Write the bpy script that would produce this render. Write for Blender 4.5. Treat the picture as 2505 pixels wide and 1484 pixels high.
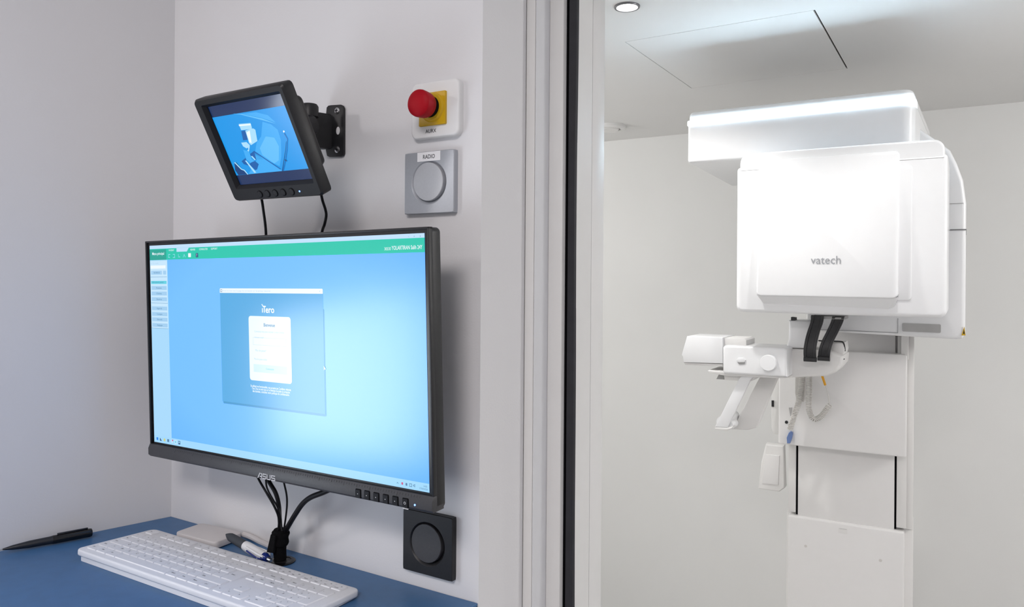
import bpy, bmesh, math, random
from mathutils import Vector, Matrix

# ------------------------------------------------------------------ clear
for o in list(bpy.data.objects):
    bpy.data.objects.remove(o, do_unlink=True)
S = bpy.context.scene
COL = S.collection
random.seed(7)
PI = math.pi

# ------------------------------------------------------------------ camera
IW, IH = 2505.0, 1484.0
FPX, PX, PY = 1822.95, 1252.5, 674.07          # focal length and principal point in pixels
ROLL, YAW = 0.0074, 0.5469
CZ = 1.62                                        # eye height
cam_d = bpy.data.cameras.new('camera')
cam = bpy.data.objects.new('camera', cam_d)
COL.objects.link(cam)
cam_d.sensor_width = 36.0
cam_d.lens = FPX / IW * 36.0
cam_d.shift_y = -(IH / 2 - PY) / IW
cam_d.clip_start = 0.02
cam.location = (0, 0, CZ)
cam.rotation_euler = (Matrix.Rotation(YAW, 3, 'Z') @ Matrix.Rotation(PI / 2, 3, 'X') @ Matrix.Rotation(ROLL, 3, 'Z')).to_euler()
S.camera = cam

# ------------------------------------------------------------------ world, exposure
S.view_settings.view_transform = 'Standard'
S.view_settings.look = 'None'
S.view_settings.gamma = 1.0
S.view_settings.exposure = 0.0
S.view_settings.use_curve_mapping = False
w = bpy.data.worlds.new('World')
S.world = w
w.use_nodes = True
w.node_tree.nodes['Background'].inputs[0].default_value = (0.75, 0.82, 1, 1)
w.node_tree.nodes['Background'].inputs[1].default_value = 0.05

def area(name, loc, target, size, power, color=(1, 1, 1), size_y=None, spread=None):
    d = bpy.data.lights.new(name, 'AREA')
    d.energy = power; d.color = color; d.size = size
    if size_y:
        d.shape = 'RECTANGLE'; d.size_y = size_y
    else:
        d.shape = 'DISK'
    if spread: d.spread = spread
    o = bpy.data.objects.new(name, d); COL.objects.link(o)
    o.location = loc
    o.rotation_euler = (Vector(target) - Vector(loc)).to_track_quat('-Z', 'Y').to_euler()
    return o

def spot(name, loc, target, power, angle, blend=0.6, radius=0.03, color=(1, 1, 1)):
    d = bpy.data.lights.new(name, 'SPOT')
    d.energy = power; d.color = color; d.spot_size = angle; d.spot_blend = blend; d.shadow_soft_size = radius
    o = bpy.data.objects.new(name, d); COL.objects.link(o)
    o.location = loc
    o.rotation_euler = (Vector(target) - Vector(loc)).to_track_quat('-Z', 'Y').to_euler()
    return o

CEIL = CZ + 0.65                                  # ceiling of the x-ray room
CEIL_C = 2.62                                     # ceiling of the console corner
# lights of the console corner: ceiling lamp and an added spot
area('console_ceiling_lamp', (0.0, -0.95, CEIL_C - 0.03), (0.0, -0.95, 0), 0.7, 29, (1.0, 0.935, 0.92))
spot('console_shadow_spot', (-1.27, -0.10, 2.0), (-0.75, 0.75, 1.45), 5.0, math.radians(150), 0.8, 0.045, (1.0, 0.95, 0.93))  # unseen spot without a fixture, added to sharpen cable shadows from the left
# lights of the x-ray room: unseen fill points added to brighten ceiling and walls, recessed downlights over the machine
def fill_point(name, loc, power, radius=0.12, color=(1, 1, 1)):
    d = bpy.data.lights.new(name, 'POINT'); d.energy = power; d.color = color; d.shadow_soft_size = radius
    o = bpy.data.objects.new(name, d); COL.objects.link(o); o.location = loc; return o
fill_point('xray_fill_right', (1.15, 1.9, CEIL - 0.25), 22.5, 0.14, (1.0, 0.985, 0.97))
fill_point('xray_fill_left', (-2.1, 2.0, CEIL - 0.25), 22.5, 0.14, (1.0, 0.985, 0.97))
spot('xray_downlight_lamp_front', (-0.10, 1.62, CEIL - 0.02), (-0.10, 1.66, 0), 10.5, math.radians(110), 0.7, 0.03, (1, 0.98, 0.96))
spot('xray_downlight_lamp_visible', (-0.70, 1.672, CEIL - 0.022), (-0.70, 1.68, 0), 20, math.radians(130), 0.7, 0.03, (1, 0.98, 0.96))

# ------------------------------------------------------------------ pixel helpers (measured points -> real planes)
def ray(x, y):
    c, s = math.cos(ROLL), math.sin(ROLL)
    a, b = x - PX, y - PY
    u, v = (c * a + s * b) / FPX, (-s * a + c * b) / FPX
    return Vector((u * math.cos(YAW) - math.sin(YAW), u * math.sin(YAW) + math.cos(YAW), -v))
CAM = Vector((0, 0, CZ))
def py(x, y, Y):                                  # point on the vertical plane at depth Y
    d = ray(x, y); return CAM + d * (Y / d.y)
def pz(x, y, Z):                                  # point on the horizontal plane at height Z
    d = ray(x, y); return CAM + d * ((Z - CZ) / d.z)
def pp(x, y, M):                                  # local point on the x-z plane of matrix M
    d = ray(x, y); n = M.to_3x3().col[1]; t = M.translation - CAM
    q = CAM + d * (t.dot(n) / d.dot(n))
    return M.inverted() @ q

# ------------------------------------------------------------------ materials
MATS = {}
def mat(name, col, rough=0.5, spec=0.5, metal=0.0, emit=None, estr=1.0, var=0.03, scale=40.0, bump=0.0, bscale=200.0, coat=0.0, alpha=None, trans=0.0, sss=0.0):
    m = bpy.data.materials.new(name); m.use_nodes = True
    nt = m.node_tree; b = nt.nodes['Principled BSDF']
    b.inputs['Roughness'].default_value = rough
    b.inputs['Specular IOR Level'].default_value = spec
    b.inputs['Metallic'].default_value = metal
    if coat:
        b.inputs['Coat Weight'].default_value = coat; b.inputs['Coat Roughness'].default_value = 0.08
    tc = nt.nodes.new('ShaderNodeTexCoord')
    if var > 0:
        n = nt.nodes.new('ShaderNodeTexNoise'); n.inputs['Scale'].default_value = scale; n.inputs['Detail'].default_value = 3
        nt.links.new(tc.outputs['Object'], n.inputs['Vector'])
        r = nt.nodes.new('ShaderNodeValToRGB')
        r.color_ramp.elements[0].position = 0.3; r.color_ramp.elements[1].position = 0.7
        r.color_ramp.elements[0].color = tuple(c * (1 - var) for c in col) + (1,)
        r.color_ramp.elements[1].color = tuple(min(1, c * (1 + var)) for c in col) + (1,)
        nt.links.new(n.outputs['Fac'], r.inputs['Fac']); nt.links.new(r.outputs['Color'], b.inputs['Base Color'])
    else:
        b.inputs['Base Color'].default_value = tuple(col) + (1,)
    if bump > 0:
        n2 = nt.nodes.new('ShaderNodeTexNoise'); n2.inputs['Scale'].default_value = bscale; n2.inputs['Detail'].default_value = 4
        nt.links.new(tc.outputs['Object'], n2.inputs['Vector'])
        bp = nt.nodes.new('ShaderNodeBump'); bp.inputs['Strength'].default_value = bump; bp.inputs['Distance'].default_value = 0.001
        nt.links.new(n2.outputs['Fac'], bp.inputs['Height']); nt.links.new(bp.outputs['Normal'], b.inputs['Normal'])
    if emit is not None:
        b.inputs['Emission Color'].default_value = tuple(emit) + (1,); b.inputs['Emission Strength'].default_value = estr
    MATS[name] = m
    return m

def screen_mat(name, col, rough=0.22, spec=0.6):
    # a lit patch of a display: emits its own picture colour, anti-glare surface reflects the room
    return mat(name, (0.01, 0.01, 0.012), rough, spec, emit=col, estr=1.0, var=0)

def srgb(r, g, b):
    f = lambda c: (c / 255 / 12.92) if c / 255 <= 0.04045 else (((c / 255) + 0.055) / 1.055) ** 2.4
    return (f(r), f(g), f(b))

M_WALL = mat('wall_paint', (0.72, 0.715, 0.73), 0.7, 0.3, var=0.012, scale=3, bump=0.12, bscale=350)
M_WALLX = mat('wall_paint_warm', (0.765, 0.765, 0.755), 0.7, 0.3, var=0.012, scale=3, bump=0.1, bscale=350)
M_CEIL = mat('ceiling_paint', (0.78, 0.775, 0.765), 0.75, 0.25, var=0.01, scale=3, bump=0.06, bscale=300)
M_FLOOR = mat('floor_vinyl', (0.62, 0.61, 0.60), 0.5, 0.4, var=0.05, scale=12)
M_FRAME = mat('frame_lacquer', (0.74, 0.735, 0.725), 0.4, 0.4, var=0.01)
M_FRAME_LIT = mat('frame_lacquer_cool_light', (0.72, 0.725, 0.75), 0.4, 0.4, var=0.01)  # frame lacquer with the cool light on right-facing faces mixed into its colour
M_GASKET = mat('gasket_rubber', (0.028, 0.028, 0.033), 0.6, 0.3, var=0.1, bump=0.15, bscale=120)
M_DARK = mat('dark_gap', (0.004, 0.004, 0.005), 0.8, 0.1, var=0)
M_DESK = mat('desk_laminate_blue', (0.048, 0.135, 0.29), 0.42, 0.4, var=0.05, scale=60, bump=0.05, bscale=600)
M_DESKE = mat('desk_edge', (0.03, 0.045, 0.075), 0.5, 0.3, var=0.03)
M_BLACK = mat('black_plastic', (0.014, 0.014, 0.016), 0.42, 0.4, var=0.08, scale=300, bump=0.1, bscale=900)
M_BLACK2 = mat('black_gloss', (0.006, 0.006, 0.007), 0.22, 0.5, var=0)
M_CHAR = mat('charcoal_plastic', (0.045, 0.045, 0.05), 0.45, 0.4, var=0.05, scale=300, bump=0.12, bscale=900)
M_CHAR2 = mat('charcoal_plastic_satin', (0.013, 0.013, 0.015), 0.45, 0.15, var=0.04, scale=300)
M_RULER = mat('ruler_print', (0.008, 0.008, 0.009), 0.5, 0.3, var=0)
M_CABLE = mat('cable_black', (0.006, 0.006, 0.008), 0.45, 0.2, var=0.05)
M_VELCRO = mat('velcro_black', (0.006, 0.006, 0.007), 0.95, 0.1, var=0.2, scale=900, bump=0.6, bscale=1500)
M_SILVER = mat('silver_plastic', (0.44, 0.46, 0.50), 0.38, 0.5, metal=0.35, var=0.02, scale=400)
M_SILVER2 = mat('silver_button', (0.50, 0.51, 0.54), 0.42, 0.5, metal=0.25, var=0.02, scale=400)
M_WHITEP = mat('white_plastic', (0.80, 0.80, 0.80), 0.4, 0.4, var=0.01)
M_YELLOW = mat('yellow_plastic', (0.62, 0.38, 0.008), 0.38, 0.4, var=0.03)
M_RED = mat('red_plastic', (0.35, 0.001, 0.009), 0.5, 0.15, var=0.04)
M_INK = mat('ink_black', (0.02, 0.02, 0.025), 0.6, 0.2, var=0)
M_LABEL = mat('label_paper', (0.82, 0.82, 0.84), 0.55, 0.3, var=0.01)
M_METAL = mat('steel', (0.55, 0.55, 0.56), 0.28, 0.5, metal=1.0, var=0.03)
M_KB = mat('keyboard_white', (0.74, 0.75, 0.79), 0.42, 0.4, var=0.01)
M_KEY = mat('key_white', (0.76, 0.77, 0.81), 0.45, 0.4, var=0.012)
M_LEG = mat('key_legend_grey', (0.05, 0.055, 0.07), 0.6, 0.2, var=0)
M_PEN = mat('pen_black', (0.01, 0.012, 0.018), 0.35, 0.5, var=0.04)
M_PENW = mat('pen_white', (0.78, 0.78, 0.80), 0.25, 0.5, var=0)
M_PENB = mat('pen_blue', (0.006, 0.02, 0.17), 0.15, 0.5, var=0, coat=0.4)
M_PENG = mat('pen_grip', (0.06, 0.065, 0.075), 0.7, 0.2, var=0.05)
M_BOX = mat('beige_box', (0.62, 0.59, 0.59), 0.5, 0.35, var=0.012)
M_MACH = mat('machine_white', (0.86, 0.865, 0.875), 0.28, 0.45, var=0.006, coat=0.25)
M_MACHS = mat('machine_white_satin', (0.80, 0.79, 0.775), 0.4, 0.4, var=0.006)
M_MACHP = mat('machine_panel', (0.81, 0.80, 0.79), 0.3, 0.45, var=0.006, coat=0.2)
M_MGREY = mat('machine_grey', (0.42, 0.415, 0.41), 0.4, 0.4, var=0.05, scale=20)
M_MLINE = mat('machine_seam', (0.20, 0.20, 0.21), 0.6, 0.2, var=0)
M_MBLK = mat('machine_black', (0.018, 0.018, 0.020), 0.35, 0.45, var=0.08)
M_CORD = mat('cord_cream', (0.66, 0.64, 0.61), 0.45, 0.4, var=0.01)
M_ORANGE = mat('cord_orange', (0.75, 0.36, 0.015), 0.4, 0.4, var=0.02)
M_BLUEC = mat('clip_blue', (0.14, 0.21, 0.42), 0.35, 0.4, var=0.02)
M_RING = mat('downlight_ring', (0.16, 0.16, 0.17), 0.35, 0.5, metal=0.6, var=0.02)
M_LOGO = mat('logo_grey', (0.30, 0.31, 0.33), 0.5, 0.3, var=0)
M_LOGOW = mat('logo_silver', (0.62, 0.62, 0.64), 0.4, 0.4, var=0)
M_LEDW = mat('led_strip', (0.9, 0.95, 1), 0.3, 0.3, emit=(0.62, 0.84, 1.0), estr=50.0, var=0)
M_LAMP = mat('downlight_lens', (0.9, 0.9, 0.9), 0.3, 0.3, emit=(1, 0.99, 0.97), estr=14.0, var=0)
M_LEDB = mat('led_blue', (0.02, 0.03, 0.3), 0.3, 0.3, emit=(0.12, 0.25, 1.0), estr=5.0, var=0)
M_WINDOW = mat('window_daylight', (0.8, 0.85, 0.9), 0.5, 0.3, emit=(0.84, 0.92, 1.0), estr=8.0, var=0)

# ------------------------------------------------------------------ object helpers
OFF = {}
def tag(o, label=None, cat=None, group=None, kind=None):
    if label: o['label'] = label
    if cat: o['category'] = cat
    if group: o['group'] = group
    if kind: o['kind'] = kind
    return o

def thing(name, label, cat, base=(0, 0, 0), group=None, M=None, kind=None):
    o = bpy.data.objects.new(name, None); COL.objects.link(o)
    o.empty_display_size = 0.05
    if M is not None:
        o.matrix_world = M; OFF[o.name] = Vector((0, 0, 0))
    else:
        o.location = base; OFF[o.name] = Vector(base)
    tag(o, label, cat, group, kind)
    return o

def finish(name, bm, m, parent=None, smooth=35, origin=None):
    off = Vector((0, 0, 0))
    if parent is not None:
        off = OFF[parent.name]
    if off.length > 0:
        bmesh.ops.translate(bm, verts=bm.verts, vec=-off)
    bmesh.ops.recalc_face_normals(bm, faces=bm.faces)
    me = bpy.data.meshes.new(name); bm.to_mesh(me); bm.free()
    me.materials.append(m)
    if smooth:
        me.shade_smooth(); me.set_sharp_from_angle(angle=math.radians(smooth))
    o = bpy.data.objects.new(name, me); COL.objects.link(o)
    if parent is not None:
        o.parent = parent; OFF[o.name] = off
    return o

def BM(): return bmesh.new()

def add_box(bm, x0, x1, y0, y1, z0, z1, r=0.0, seg=2, M=None):
    t = bmesh.new()
    vs = [t.verts.new((x, y, z)) for x in (x0, x1) for y in (y0, y1) for z in (z0, z1)]
    for f in ((0, 1, 3, 2), (4, 6, 7, 5), (0, 4, 5, 1), (2, 3, 7, 6), (0, 2, 6, 4), (1, 5, 7, 3)):
        t.faces.new([vs[i] for i in f])
    bmesh.ops.recalc_face_normals(t, faces=t.faces)
    if r > 0:
        bmesh.ops.bevel(t, geom=list(t.edges), offset=r, segments=seg, profile=0.5, affect='EDGES')
    merge(bm, t, M)

def merge(bm, t, M=None):
    if M is not None: bmesh.ops.transform(t, matrix=M, verts=t.verts)
    me = bpy.data.meshes.new('tmp'); t.to_mesh(me); t.free(); bm.from_mesh(me); bpy.data.meshes.remove(me)

def rrect(x0, x1, z0, z1, r, n=6, radii=None):
    rs = radii or (r, r, r, r)                    # bl, br, tr, tl
    pts = []
    for (cx, cz, a0, rr) in ((x0, z0, PI, rs[0]), (x1, z0, 1.5 * PI, rs[1]), (x1, z1, 0, rs[2]), (x0, z1, 0.5 * PI, rs[3])):
        sx = 1 if cx == x0 else -1; sz = 1 if cz == z0 else -1
        ox, oz = cx + sx * rr, cz + sz * rr
        if rr <= 0: pts.append((cx, cz)); continue
        for i in range(n + 1):
            a = a0 + i / n * PI / 2
            pts.append((ox + rr * math.cos(a), oz + rr * math.sin(a)))
    return pts

def add_prism(bm, pts, a0, a1, axis='Y', r=0.0, seg=2, M=None, front=None):
    """extrude a 2-d outline; axis Y: pts are (x,z); axis Z: pts are (x,y); axis X: pts are (y,z)"""
    def p3(p, a):
        if axis == 'Y': return (p[0], a, p[1])
        if axis == 'Z': return (p[0], p[1], a)
        return (a, p[0], p[1])
    t = bmesh.new()
    A = [t.verts.new(p3(p, a0)) for p in pts]; B = [t.verts.new(p3(p, a1)) for p in pts]
    n = len(pts)
    fa = t.faces.new(A); fb = t.faces.new(B[::-1])
    for i in range(n):
        t.faces.new((A[i], B[i], B[(i + 1) % n], A[(i + 1) % n]))
    bmesh.ops.recalc_face_normals(t, faces=t.faces)
    if r > 0:
        es = list(fa.edges) if front == 'a' else list(fb.edges) if front == 'b' else list(fa.edges) + list(fb.edges)
        bmesh.ops.bevel(t, geom=es, offset=r, segments=seg, profile=0.5, affect='EDGES')
    merge(bm, t, M)

def add_disc(bm, c, r, axis='Y', n=32, rz=None):
    pts = [(r * math.cos(2 * PI * i / n), (rz or r) * math.sin(2 * PI * i / n)) for i in range(n)]
    vs = []
    for a, b in pts:
        vs.append(bm.verts.new((c[0] + a, c[1], c[2] + b) if axis == 'Y' else (c[0] + a, c[1] + b, c[2]) if axis == 'Z' else (c[0], c[1] + a, c[2] + b)))
    bm.faces.new(vs)

def add_lathe(bm, prof, M=None, n=32, closed=True):
    """profile [(r, h)] revolved round local z"""
    t = bmesh.new(); rings = []
    for r, h in prof:
        if r < 1e-7: rings.append([t.verts.new((0, 0, h))])
        else: rings.append([t.verts.new((r * math.cos(2 * PI * i / n), r * math.sin(2 * PI * i / n), h)) for i in range(n)])
    for a, b in zip(rings, rings[1:]):
        if len(a) == 1 and len(b) == 1: continue
        for i in range(n):
            j = (i + 1) % n
            if len(a) == 1: t.faces.new((a[0], b[i], b[j]))
            elif len(b) == 1: t.faces.new((a[i], b[0], a[j]))
            else: t.faces.new((a[i], b[i], b[j], a[j]))
    if closed:
        for rg in (rings[0], rings[-1]):
            if len(rg) > 1: t.faces.new(rg)
    bmesh.ops.recalc_face_normals(t, faces=t.faces)
    merge(bm, t, M)

def toY(loc, sign=-1):                            # local z -> world -y (facing the room) at loc
    return Matrix.Translation(loc) @ (Matrix.Rotation(PI / 2, 4, 'X') if sign < 0 else Matrix.Rotation(-PI / 2, 4, 'X'))

def smooth_path(pts, n=8):
    P = [Vector(p) for p in pts]
    if len(P) < 3: return P
    P = [P[0] * 2 - P[1]] + P + [P[-1] * 2 - P[-2]]
    out = []
    for i in range(1, len(P) - 2):
        a, b, c, d = P[i - 1:i + 3]
        for k in range(n):
            t = k / n
            out.append(0.5 * ((2 * b) + (c - a) * t + (2 * a - 5 * b + 4 * c - d) * t * t + (3 * b - a - 3 * c + d) * t ** 3))
    out.append(P[-2]); return out

def add_tube(bm, pts, r, seg=10, n=8, caps=True):
    P = smooth_path(pts, n) if n else [Vector(p) for p in pts]
    rings = []; up = None
    for i, p in enumerate(P):
        t = (P[min(i + 1, len(P) - 1)] - P[max(i - 1, 0)]).normalized()
        if up is None:
            up = Vector((0, 0, 1)) if abs(t.z) < 0.9 else Vector((1, 0, 0))
        up = (up - t * up.dot(t)).normalized(); s = t.cross(up)
        rr = r(i / (len(P) - 1)) if callable(r) else r
        rings.append([bm.verts.new(p + (up * math.cos(2 * PI * k / seg) + s * math.sin(2 * PI * k / seg)) * rr) for k in range(seg)])
    for a, b in zip(rings, rings[1:]):
        for k in range(seg):
            bm.faces.new((a[k], b[k], b[(k + 1) % seg], a[(k + 1) % seg]))
    if caps:
        bm.faces.new(rings[0]); bm.faces.new(rings[-1][::-1])

def coil(pts, R, turns, n=10):
    P = smooth_path(pts, 24); out = []
    L = [0]
    for a, b in zip(P, P[1:]): L.append(L[-1] + (b - a).length)
    up = None; N = int(turns * n); j = 0
    for i in range(N + 1):
        s = L[-1] * i / N
        while j < len(L) - 2 and L[j + 1] < s: j += 1
        f = (s - L[j]) / max(1e-9, L[j + 1] - L[j]); p = P[j].lerp(P[j + 1], f)
        t = (P[j + 1] - P[j]).normalized()
        if up is None: up = Vector((1, 0, 0)) if abs(t.x) < 0.9 else Vector((0, 1, 0))
        up = (up - t * up.dot(t)).normalized(); sd = t.cross(up); a = 2 * PI * i / n
        out.append(p + (up * math.cos(a) + sd * math.sin(a)) * R)
    return out

TXT = {}
def text(name, body, h, m, parent, M, width=None, align='LEFT', bold=0.0):
    """flat lettering: local x right, local y up; h = capital height"""
    key = (body, align, bold)
    if key not in TXT:
        cu = bpy.data.curves.new('txt', 'FONT'); cu.body = body; cu.align_x = align; cu.resolution_u = 3
        cu.offset = bold
        ob = bpy.data.objects.new('txt', cu)
        me = bpy.data.meshes.new_from_object(ob)
        bpy.data.objects.remove(ob); bpy.data.curves.remove(cu)
        TXT[key] = me
    me = TXT[key].copy(); me.name = name
    xs = [v.co.x for v in me.vertices] or [0]
    wd = max(xs) - min(xs)
    s = h / 0.70
    sx = (width / wd) if width else s
    me.transform(M @ Matrix.Diagonal((sx, s, s, 1)))
    me.materials.clear(); me.materials.append(m)
    if parent is not None and OFF[parent.name].length > 0: me.transform(Matrix.Translation(-OFF[parent.name]))
    o = bpy.data.objects.new(name, me); COL.objects.link(o)
    if parent is not None:
        o.parent = parent; OFF[o.name] = OFF[parent.name]
    return o

def face_xz(x, y, z):                             # lettering on a plane facing -y
    return Matrix.Translation((x, y, z)) @ Matrix.Rotation(PI / 2, 4, 'X')

def structure(name, bm, m, parent=None, smooth=0):
    o = finish(name, bm, m, parent, smooth)
    if parent is None: o['kind'] = 'structure'
    return o

# ================================================================== THE SETTING
Y0 = 0.7717                                       # plane of the front wall
XC = -1.1354                                      # corner of front and left wall
XE = -0.5151                                      # end of the front wall at the doorway
LD = Vector((-0.067, -0.230)).normalized()        # direction of the left wall, from the corner
YB = -2.3                                         # wall behind the camera
XR = 1.9                                          # wall to the right
YX0, YX1 = 1.02, 3.30                             # x-ray room, near and far wall
XX0, XX1 = -2.7, 1.9

# floor under both rooms
bm = BM(); add_box(bm, -3.2, 2.1, -2.5, 3.5, -0.06, 0.0); structure('floor', bm, M_FLOOR)
# front wall with the screens
bm = BM(); add_box(bm, XC - 0.15, XE, Y0, Y0 + 0.107, 0, CEIL_C, 0); structure('wall_front', bm, M_WALL)
# left wall with a window opening
def LP(t, off=0.0):                               # point along the left wall; off outward
    n = Vector((LD.y, -LD.x));  n = n if n.x < 0 else -n
    return Vector((XC, Y0)) + LD * t + n * off
TWIN0, TWIN1, ZW0, ZW1 = 0.53, 1.62, 0.9, 1.54
TL_END = (Y0 - YB) / -LD.y
bm = BM()
for (t0, t1, z0, z1) in ((0, TWIN0, 0, CEIL_C), (TWIN1, TL_END, 0, CEIL_C), (TWIN0, TWIN1, 0, ZW0), (TWIN0, TWIN1, ZW1, CEIL_C)):
    a, b, c, d = LP(t0), LP(t1), LP(t1, 0.15), LP(t0, 0.15)
    add_prism(bm, [(a.x, a.y), (b.x, b.y), (c.x, c.y), (d.x, d.y)], z0, z1, 'Z')
structure('wall_left', bm, M_WALL)
# window in the left wall, outside the frame (daylight that lights the desk from the left)
wn = tag(thing('window_1', None, None, (LP(TWIN0).x, LP(TWIN0).y, ZW0)), kind='structure')
bm = BM(); a, b, c, d = LP(TWIN0, 0.10), LP(TWIN1, 0.10), LP(TWIN1, 0.11), LP(TWIN0, 0.11)
add_prism(bm, [(a.x, a.y), (b.x, b.y), (c.x, c.y), (d.x, d.y)], ZW0, ZW1, 'Z'); finish('pane', bm, M_WINDOW, wn, 0)
bm = BM()
for (t0, t1, z0, z1) in ((TWIN0, TWIN0 + 0.04, ZW0, ZW1), (TWIN1 - 0.04, TWIN1, ZW0, ZW1), (TWIN0, TWIN1, ZW0, ZW0 + 0.04), (TWIN0, TWIN1, ZW1 - 0.04, ZW1)):
    a, b, c, d = LP(t0, 0.06), LP(t1, 0.06), LP(t1, 0.10), LP(t0, 0.10)
    add_prism(bm, [(a.x, a.y), (b.x, b.y), (c.x, c.y), (d.x, d.y)], z0, z1, 'Z')
finish('window_frame', bm, M_FRAME, wn, 0)
# rear and right walls of the console corner
bm = BM(); add_box(bm, -3.2, XR + 0.1, YB - 0.1, YB, 0, CEIL_C); structure('wall_rear', bm, M_WALL)
bm = BM(); add_box(bm, XR, XR + 0.1, YB, Y0, 0, CEIL_C); structure('wall_right', bm, M_WALL)
bm = BM(); add_box(bm, -3.2, XR + 0.1, YB - 0.1, Y0 + 0.107, CEIL_C, CEIL_C + 0.08); structure('ceiling', bm, M_CEIL)
# wall over and right of the doorway
DX1 = 0.62
bm = BM()
add_box(bm, DX1, XR + 0.1, Y0, YX0, 0, CEIL_C)
add_box(bm, XE, DX1, Y0, YX0, 2.08, CEIL_C)
structure('wall_front_lintel', bm, M_WALL)

# x-ray room shell
bm = BM(); add_box(bm, XX0 - 0.1, XX1 + 0.2, YX1, YX1 + 0.1, 0, CEIL + 0.1); structure('wall_far', bm, M_WALLX)
bm = BM(); add_box(bm, XX0 - 0.1, XX0, Y0 + 0.2, YX1, 0, CEIL + 0.1); structure('wall_far_left', bm, M_WALLX)
bm = BM(); add_box(bm, XX1, XX1 + 0.1, YX0, YX1, 0, CEIL + 0.1); structure('wall_far_right', bm, M_WALLX)
bm = BM(); add_box(bm, XX0, XE - 0.001, Y0 + 0.107, YX0, 0, CEIL + 0.1); structure('wall_far_near_side', bm, M_WALLX)
# ceiling with the cut-out of the access hatch
HX0, HX1, HY0, HY1 = -0.8115, -0.3165, 1.924, 2.513
bm = BM(); zc0, zc1 = CEIL, CEIL + 0.08
for (x0, x1, y0, y1) in ((XX0 - 0.1, HX0, YX0, YX1 + 0.1), (HX1, XX1 + 0.1, YX0, YX1 + 0.1), (HX0, HX1, YX0, HY0), (HX0, HX1, HY1, YX1 + 0.1)):
    add_box(bm, x0, x1, y0, y1, zc0, zc1)
add_box(bm, XX0 - 0.1, XX1 + 0.1, YX0, YX1 + 0.1, zc1, zc1 + 0.02)
structure('ceiling_far', bm, M_CEIL)
hatch = thing('access_hatch', 'flush square access hatch in the ceiling above the x-ray unit', 'hatch', (HX0, HY0, CEIL))
bm = BM(); add_box(bm, HX0 + 0.0022, HX1 - 0.0045, HY0 + 0.0020, HY1 - 0.0026, CEIL, CEIL + 0.02); finish('hatch_panel', bm, M_CEIL, hatch, 0)
bm = BM()
for (x0, x1, y0, y1) in ((HX0, HX0 + 0.0021, HY0, HY1), (HX1 - 0.0044, HX1, HY0, HY1), (HX0, HX1, HY0, HY0 + 0.0019), (HX0, HX1, HY1 - 0.0025, HY1)):
    add_box(bm, x0, x1, y0, y1, CEIL + 0.005, CEIL + 0.019)
finish('hatch_gap_shade', bm, M_DARK, hatch, 0)  # black strips in the gap, standing in for its shade

# doorway: stepped frame, rubber gasket, jamb
door = tag(thing('door_1', None, None, (XE, Y0 + 0.107, 0)), kind='structure')
ZT = 2.08
Yb = Y0 + 0.1075
bm = BM(); add_box(bm, XE, XE + 0.0140, Yb, Yb + 0.05, 0, ZT, 0.0012); finish('casing', bm, M_FRAME, door)
bm = BM(); add_box(bm, XE + 0.0138, XE + 0.0147, Yb + 0.003, Yb + 0.04, 0, ZT); finish('casing_joint', bm, M_DARK, door, 0)
bm = BM(); add_box(bm, XE + 0.0146, XE + 0.0156, Yb + 0.0008, Yb + 0.06, 0, ZT); finish('stop_return', bm, M_FRAME_LIT, door, 0)
bm = BM(); add_box(bm, XE + 0.0156, XE + 0.0376, Yb + 0.0375, Yb + 0.09, 0, ZT, 0.0015); finish('stop', bm, M_FRAME, door)
bm = BM(); add_box(bm, XE + 0.0376, XE + 0.0395, Yb + 0.047, Yb + 0.08, 0, ZT); finish('groove', bm, M_DARK, door, 0)
# slightly wavy rubber gasket
bm = BM(); N = 40; rows = []
for i in range(N + 1):
    z = ZT * i / N
    wv = 0.0007 * math.sin(z * 6.0 + 1.2) + 0.0004 * math.sin(z * 13.7)
    x0, x1 = XE + 0.0362, XE + 0.0537 + wv
    rows.append([bm.verts.new(p) for p in ((x0, Yb + 0.052, z), (x0 + 0.004, Yb + 0.050, z), (x0 + 0.006, Yb + 0.046, z), (x1 - 0.001, Yb + 0.046, z), (x1, Yb + 0.048, z), (x1, Yb + 0.0515, z))])
for a, b in zip(rows, rows[1:]):
    for k in range(5): bm.faces.new((a[k], a[k + 1], b[k + 1], b[k]))
finish('rubber_gasket', bm, M_GASKET, door)
bm = BM(); add_box(bm, XE + 0.030, XE + 0.0532, Yb + 0.0512, Yb + 0.0985, 0, ZT); finish('jamb', bm, M_FRAME, door)
bm = BM(); add_box(bm, XE + 0.030, XE + 0.0528, Yb + 0.0985, Yb + 0.0995, 0, ZT); finish('jamb_joint', bm, M_MLINE, door, 0)
bm = BM(); add_box(bm, XE + 0.030, XE + 0.0535, Yb + 0.0995, Yb + 0.141, 0, ZT, 0.001); finish('jamb_lining', bm, M_FRAME, door)

# ================================================================== DESK
ZD = CZ - 0.4072
desk = thing('desk', 'blue laminate desk top fixed in the wall corner under the computer screen', 'desk', (XC, 0.2, 0))
c0 = LP(0.0); c1 = LP((Y0 - 0.2) / -LD.y)
e = 0.0008
bm = BM(); add_prism(bm, [(c0.x + e, Y0 - e), (XE - 0.001, Y0 - e), (XE - 0.001, 0.2), (c1.x + e, 0.2)], ZD - 0.004, ZD, 'Z', 0.0006, 1)
top = finish('desk_top', bm, M_DESK, desk)
bm = BM(); add_prism(bm, [(c0.x + e, Y0 - e), (XE - 0.0012, Y0 - e), (XE - 0.0012, 0.2), (c1.x + e, 0.2)], ZD - 0.034, ZD - 0.004, 'Z')
finish('desk_core', bm, M_DESKE, desk, 0)
for x in (XE - 0.03, ):
    bm = BM(); add_box(bm, x, x + 0.02, 0.3, Y0 - 0.002, 0, ZD - 0.034); finish('support_panel', bm, M_DESKE, desk, 0)
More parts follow.
